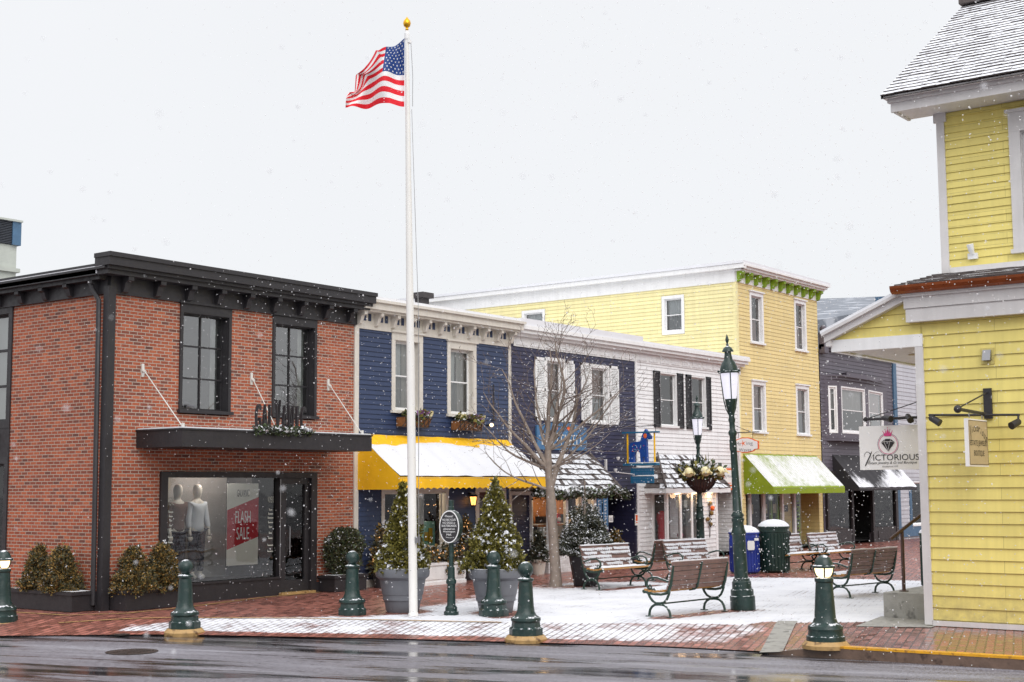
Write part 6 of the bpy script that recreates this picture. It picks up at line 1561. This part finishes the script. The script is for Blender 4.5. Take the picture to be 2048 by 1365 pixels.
# boxed eave of the lower roof with copper gutter
F_ = MB(fr); F_.box(12.78, 24, .02, .16, 4.58, 4.78); F_.box(12.76, 24, .02, .17, 4.78, 4.785); F_.box(12.76, 24, .02, .18, 4.79, 4.96); F_.box(12.74, 24, .02, .22, 4.96, 4.99); F_.box(12.72, 24, .02, .24, 4.99, 5.02); F_.box(12.72, 24, .02, .26, 5.02, 5.05); F_.build('eave_box', 'grey_trim', T)
F_ = MB(fr); n = 10
pr = [(.24+.10*(1-cos(pi/2*j/6)) , 4.99+.0+.13*sin(pi/2*j/6)) for j in range(7)]
prof = [(.22, 5.13), (.22, 5.03), (.27, 5.01), (.34, 5.04), (.37, 5.09), (.375, 5.13), (.355, 5.13), (.33, 5.06), (.25, 5.05), (.24, 5.13)]
F_.prism(prof, (12.62, 0, 0), (0, 1, 0), (0, 0, 1), (11.4, 0, 0)); F_.build('gutter', 'copper', T)
mb = MB(); RG = random.Random(90)
shingles(mb, (4.88, -12.68, 5.14), (4.88, -24, 5.14), (6.0, -12.98, 5.42), (6.0, -24, 5.42), 7, .02, (0, 0, 1), 1, .25, .03, RG); mb.build('lower_roof', ['shingle_snow', 'shingle'], T)
# upper storey
UX = 6.0; fr = LX(UX)
mb = MB(fr); uw = [(14.34, 15.5, 5.68, 7.54)]
wall_panel(mb, 13.06, 24, 5.3, 8.1, uw, .1); siding(mb, 13.06+.10, 24, 5.5, 7.98, [(14.18, 15.66, 5.62, 7.80)], .127, .018); mb.tf = None; mb.box(UX+.02, 12, -13.06, -13.04, 4.9, 8.1)
mb.build('upper_wall', 'yellow_siding', T)
F_ = MB(fr); F_.box(13.04, 13.165, 0, .04, 5.36, 7.85); F_.box(13.0, 13.2, 0, .05, 7.85, 8.02); F_.box(13.165, 24, 0, .045, 5.38, 5.5); F_.build('upper_trim', 'grey_trim', T)
w = window(fr, 14.34, 15.5, 5.68, 7.52, T, cw=.17, hd=.30, trim='grey_trim', sash='grey_trim', grid=(2, 2), rec=.05, bar=.05, sw=.06, w1=.04, cur=('curtain', (.3, 1, 0, 1)))
mb = MB(); shell(mb, 6.5, 12, -24, -13.1, 8, (5.0, 7.9)); mb.build('interior', 'int_dark', T)
# deep eave and snowy shingle roof, ridge along the street
mb = MB(); mb.box(5.42, 6.05, -24, -12.55, 8.00, 8.03); mb.box(5.40, 5.45, -24, -12.52, 7.99, 8.14); mb.box(5.36, 5.45, -24, -12.48, 8.14, 8.2); mb.box(5.30, 5.45, -24, -12.44, 8.2, 8.24)
mb.box(5.45, 6.05, -12.60, -12.55, 7.98, 8.24); mb.build('soffit', 'grey_trim', T)
mb = MB(); RG = random.Random(91)
A, Bp, C, D = Vector((5.26, -24, 8.25)), Vector((5.26, -12.42, 8.25)), Vector((9.39, -12.42, 10.87)), Vector((9.39, -24, 10.87))
shingles(mb, A, Bp, D, C, 30, .020, 0, 1, .22, .025, RG)
mb.poly((A-Vector((0, 0, .06)), Bp-Vector((0, 0, .06)), C-Vector((0, 0, .06)), D-Vector((0, 0, .06))), 1)
mb.poly((Bp-Vector((0, 0, .06)), Bp, C, C-Vector((0, 0, .06))), 1); mb.box(9.2, 9.5, -24, -12.4, 10.86, 10.95, 1)
mb.build('upper_roof', ['shingle_snow', 'shingle'], T)
mb = MB(); mb.prism([(5.5, 8.2), (13, 8.2), (9.39, 10.75)], (0, -13.1, 0), (1, 0, 0), (0, 0, 1), (0, .04, 0)); mb.build('gable_wall', 'yellow_siding', T)
# wall fittings
t = thing('security_light', 'small white floodlight fixed low on the upper yellow wall', 'lamp', (5.95, -13.55, 5.55))
F_ = MB(fr); F_.box(13.47, 13.62, .02, .07, 5.60, 5.69); F_.build('base', 'white_trim', t)
F_ = MB(fr); F_.tube([(13.55, .06, 5.68), (13.55, .12, 5.72), (13.54, .15, 5.82)], [.03, .045, .055], 12); F_.build('lamp_head', 'white_trim', t, smooth=True)
fr = LX(X0)
t = thing('dryer_vent', 'small grey metal hooded vent on the lower yellow wall', 'vent', (5.15, -13.96, 3.9))
F_ = MB(fr); F_.box(13.86, 14.06, .02, .035, 3.88, 4.12); F_.build('plate', 'yellow_siding', t)
F_ = MB(fr); F_.prism([(.035, 3.93), (.035, 4.08), (.06, 4.09), (.12, 3.93)], (13.90, 0, 0), (0, 1, 0), (0, 0, 1), (.12, 0, 0)); F_.build('hood', 'steel', t)
# tan sign on its wall bracket, with two spotlights on a bar
t = thing('wall_bracket', 'black iron wall bracket with rod, ball and spotlight bar on the yellow wall', 'bracket', (5.1, -13.95, 3.1))
F_ = MB(fr); F_.box(13.88, 14.0, .02, .06, 3.07, 3.52); F_.tube([(13.93, .04, 3.13), (13.93, 1.28, 3.16)], .026, 8); F_.ball((13.93, 1.32, 3.16), .058, 12); F_.tube([(13.93, 1.28, 3.18), (13.94, .04, 3.46)], .011, 6); F_.build('arm', 'black_trim', t, smooth=True)
F_ = MB(fr); F_.tube([(13.12, .26, 3.145), (14.46, .26, 3.10)], .017, 8); F_.build('light_bar', 'black_trim', t)
for u, d in ((13.16, Vector((.75, .1, -.45))), (14.44, Vector((-.35, .75, -.35)))):
    F_ = MB(fr); c = Vector((u, .27, 3.10)) if u < 14 else Vector((u, .27, 3.0)); d = d.normalized()
    F_.tube([c-d*.03, c, c+d*.13, c+d*.16], [.03, .05, .055, .058], 12)
    if u > 14: F_.tube([(u, .26, 3.1), c], .016, 6)
    F_.build('spotlight', 'black_trim', t, smooth=True)
for w_ in (.30, .86):
    F_ = MB(fr); F_.tube([(13.93, w_+.02*cos(a*pi/6), 3.09+.03*sin(a*pi/6)) for a in range(13)], .005, 5); F_.build('hook', 'steel', t)
t = thing('tan_sign', 'tan board reading ESTATE JEWELRY BOUTIQUE hanging from the wall bracket', 'sign', (4.6, -13.93, 2.35))
mb = MB(); mb.box(4.18, 5.02, -13.96, -13.905, 2.36, 3.04); mb.build('board', 'sign_white', t)
mb = MB(); mb.box(4.20, 5.0, -13.966, -13.9605, 2.385, 3.02); mb.build('face', 'sign_tan', t)
mb = MB(); yy = -13.969
wd = 'Victorious'
for i, ch in enumerate(wd):
    f = i/(len(wd)-1); x = 4.27+.66*f; z = 2.86+.06*sin(pi*f)-.10*f*f+.0; h = .20 if i == 0 else .09
    mb.text(ch, (x, yy, z-(.04 if i == 0 else 0)), Vector((cos(.3-.9*f), 0, sin(.3-.9*f))), Vector((-sin(.3-.9*f), 0, cos(.3-.9*f))), .055 if ch != 'i' else .012, h*(1.15 if i == 0 else .9), 0, .25)
mb.text('ESTATE JEWELRY', (4.60, yy, 2.685), (1, 0, 0), (0, 0, 1), .74, .10); mb.text('BOUTIQUE', (4.60, yy, 2.545), (1, 0, 0), (0, 0, 1), .44, .095); mb.build('lettering', 'ink', t)
mb = MB(); 
for a in ((4.2, 5.0, 3.012, 3.02), (4.2, 5.0, 2.385, 2.393)): mb.box(a[0], a[1], -13.968, -13.966, a[2], a[3])
mb.box(4.2, 4.208, -13.968, -13.966, 2.393, 3.012); mb.box(4.992, 5.0, -13.968, -13.966, 2.393, 3.012); mb.build('border', 'rust', t)
# white Victorious sign on the porch
t = thing('porch_sign', 'large white hanging board reading VICTORIOUS with pink crown over a black diamond', 'sign', (6.0, -12.1, 2.34))
XS = 6.0; mb = MB(); mb.box(XS-.02, XS+.02, -12.66, -11.57, 2.35, 3.055); mb.build('board', 'sign_white', t)
YU = (0, -1, 0); xs = XS-.024; ZV = (0, 0, 1)
def ring(mb, c, r0, r1, m=0, n=48):
    for k in range(n):
        a, b = 2*pi*k/n, 2*pi*(k+1)/n
        mb.poly([Vector(c)+Vector((0, -r*cos(q), r*sin(q))) for r, q in ((r0, a), (r1, a), (r1, b), (r0, b))], m)
cc = (xs, -12.055, 2.755)
mb = MB(); ring(mb, cc, .171, .177, 0); ring(mb, cc, .152, .160, 1); mb.build('ring', ['ink_soft', 'pink'], t)
mb = MB(); pc = lambda a, b: (xs-.006, -12.055-a, 2.755+b)
dm = [(-.115, .03), (-.045, .085), (.045, .085), (.115, .03), (0, -.115)]
mb.poly([pc(*q) for q in dm]); mb.build('diamond', 'ink', t)
mb = MB()
for a, b in (((-.065, .042), (.065, .042)), ((-.065, .042), (0, -.105)), ((.03, .04), (0, -.105)), ((-.065, .042), (-.045, .085)), ((.04, .04), (.045, .083)), ((-.11, .03), (-.065, .042)), ((.11, .03), (.065, .042))):
    A, Bq = Vector(a), Vector(b); d = (Bq-A).normalized(); nn = Vector((-d.y, d.x))*.0025
    mb.poly([(xs-.009, -12.055-q.x, 2.755+q.y) for q in (A-nn, Bq-nn, Bq+nn, A+nn)])
mb.build('facet_lines', 'sign_white', t)
mb = MB(); cr_ = [(-.055, 0), (.055, 0), (.075, .075), (.04, .035), (.03, .10), (.018, .045), (0, .125), (-.018, .045), (-.03, .10), (-.04, .035), (-.075, .075)]
mb.prism(cr_, (xs-.008, -12.055, 2.885), YU, ZV, (.003, 0, 0))
for a, b in ((0, .135), (.042, .108), (-.042, .108), (.08, .08), (-.08, .08)): mb.poly([(xs-.008, -12.055-a-.007*cos(k*pi/4), 2.885+b+.007*sin(k*pi/4)) for k in range(8)])
mb.build('crown_mark', 'pink', t)
mb = MB(); mb.text('ICTORIOUS', (xs-.003, -12.18, 2.545), YU, ZV, .76, .095, 0)
V_ = Vector
def stroke(mb, pts, ws):
    for (a, b), (w0, w1) in zip(zip(pts, pts[1:]), zip(ws, ws[1:])):
        A, Bq = V_(a), V_(b); d = (Bq-A).normalized(); nn = V_((-d.y, d.x)); mb.poly([(xs-.004, -q.x, q.y) for q in (A-nn*w0, Bq-nn*w1, Bq+nn*w1, A+nn*w0)])
stroke(mb, [(11.66, 2.55), (11.65, 2.60), (11.69, 2.64), (11.73, 2.63), (11.76, 2.60)], [.001, .003, .003, .004, .007]); stroke(mb, [(11.78, 2.645), (11.74, 2.56), (11.69, 2.47), (11.655, 2.41)], [.004, .010, .009, .003]); stroke(mb, [(11.66, 2.41), (11.73, 2.49), (11.80, 2.59), (11.86, 2.64), (11.90, 2.635)], [.002]*5)
mb.text('Estate Jewelry & Grand Boutique', (xs-.003, -12.12, 2.455), YU, ZV, .80, .055, 0, .35); mb.text('Established 1997', (xs-.003, -12.08, 2.40), YU, ZV, .26, .022, 0, .3); mb.build('lettering', 'ink', t)
t = thing('sign_bracket', 'black arm with two spotlights holding the white porch sign', 'bracket', (6.0, -12.6, 3.15))
mb = MB(); mb.tube([(XS, -11.70, 3.165), (XS, -12.9, 3.17)], .022, 8); mb.ball((XS, -11.68, 3.165), .04, 10); mb.tube([(XS, -11.72, 3.18), (XS, -12.86, 3.5)], .008, 5); mb.build('arm', 'black_trim', t)
for y, d in ((-12.08, (-.5, -.8, -.15)), (-12.45, (-.7, -.5, -.4))):
    mb = MB(); c = Vector((XS-.12, y, 3.165)); d = Vector(d).normalized(); mb.tube([c-d*.1, c-d*.05, c+d*.08, c+d*.12], [.03, .045, .05, .052], 12); mb.tube([c, (XS, y-.04, 3.165)], .012, 6); mb.build('spotlight', 'black_trim', t, smooth=True)
for y in (-11.75, -12.5):
    mb = MB(); mb.tube([(XS, y+.02*cos(a*pi/6), 3.10+.035*sin(a*pi/6)) for a in range(13)], .005, 5); mb.build('hook', 'steel', t)
# step block and handrail
t = thing('step_block', 'weathered grey concrete step block at the corner of the yellow house', 'step', (6.4, -12.3, 0))
mb = MB(); mb.box(6.05, 9.5, -12.86, -11.86, 0, .40); mb.build('block', 'concrete', t)
t = thing('handrail', 'rusty brown iron handrail post with sloping rail above the step block', 'handrail', (6.6, -12.1, .4))
mb = MB(); mb.tube([(6.42, -12.06, .40), (6.42, -12.06, 1.36)], .030, 10); mb.lathe([(.075, 0), (.07, .012), (.035, .02)], 12, (6.42, -12.06, .402)); mb.build('post', 'rust', t, smooth=True)
mb = MB(); mb.tube([(6.12, -11.98, 1.24), (6.42, -12.06, 1.38), (8.2, -12.55, 2.2)], .028, 10); mb.build('rail', 'rust', t, smooth=True)
# ================================================================= falling snow
R6 = random.Random(2024); mb = MB()
camp = Vector((-15.59, -20.67, 2.1))
def flake(c, r):
    ax = [Vector((R6.gauss(0, 1), R6.gauss(0, 1), R6.gauss(0, 1))).normalized() for _ in range(2)]
    u = ax[0]; v = u.cross(ax[1]).normalized(); w = u.cross(v)
    pts = [mb.p(c+q*r*R6.uniform(.6, 1.2)) for q in (u, v, w, -u, -v, -w)]
    for f in ((0, 1, 2), (1, 3, 2), (3, 4, 2), (4, 0, 2), (1, 0, 5), (3, 1, 5), (4, 3, 5), (0, 4, 5)): mb.idx([pts[k] for k in f])
for i in range(44000):
    d = 4+26*R6.random()**.62 if i > 500 else R6.uniform(3, 7)
    x = R6.uniform(-.42, .42)*d; z = R6.uniform(-.20, .38)*d
    c = camp+fwd*d+rgt*x+Vector((0, 0, z))
    if c.z < .05 or c.z > 12 or c.y > -.05-(.0 if c.x > -1 else 99): continue
    if c.x > 4.4 and c.y < -11.3: continue
    flake(c, R6.uniform(.0045, .0115)*(1 if R6.random() < .9 else 1.5)*(1 if i > 500 else .6))
for i in range(170):
    d = R6.uniform(1.3, 3.6); c = camp+fwd*d+rgt*R6.uniform(-.42, .42)*d+Vector((0, 0, R6.uniform(-.2, .38)*d)); flake(c, R6.uniform(.002, .0045))
fl_ = mb.build('snowflakes', 'snowflake', at=(0, 0, 0)); fl_['kind'] = 'stuff'; fl_['label'] = 'falling snowflakes drifting in the air'; fl_['category'] = 'snow'
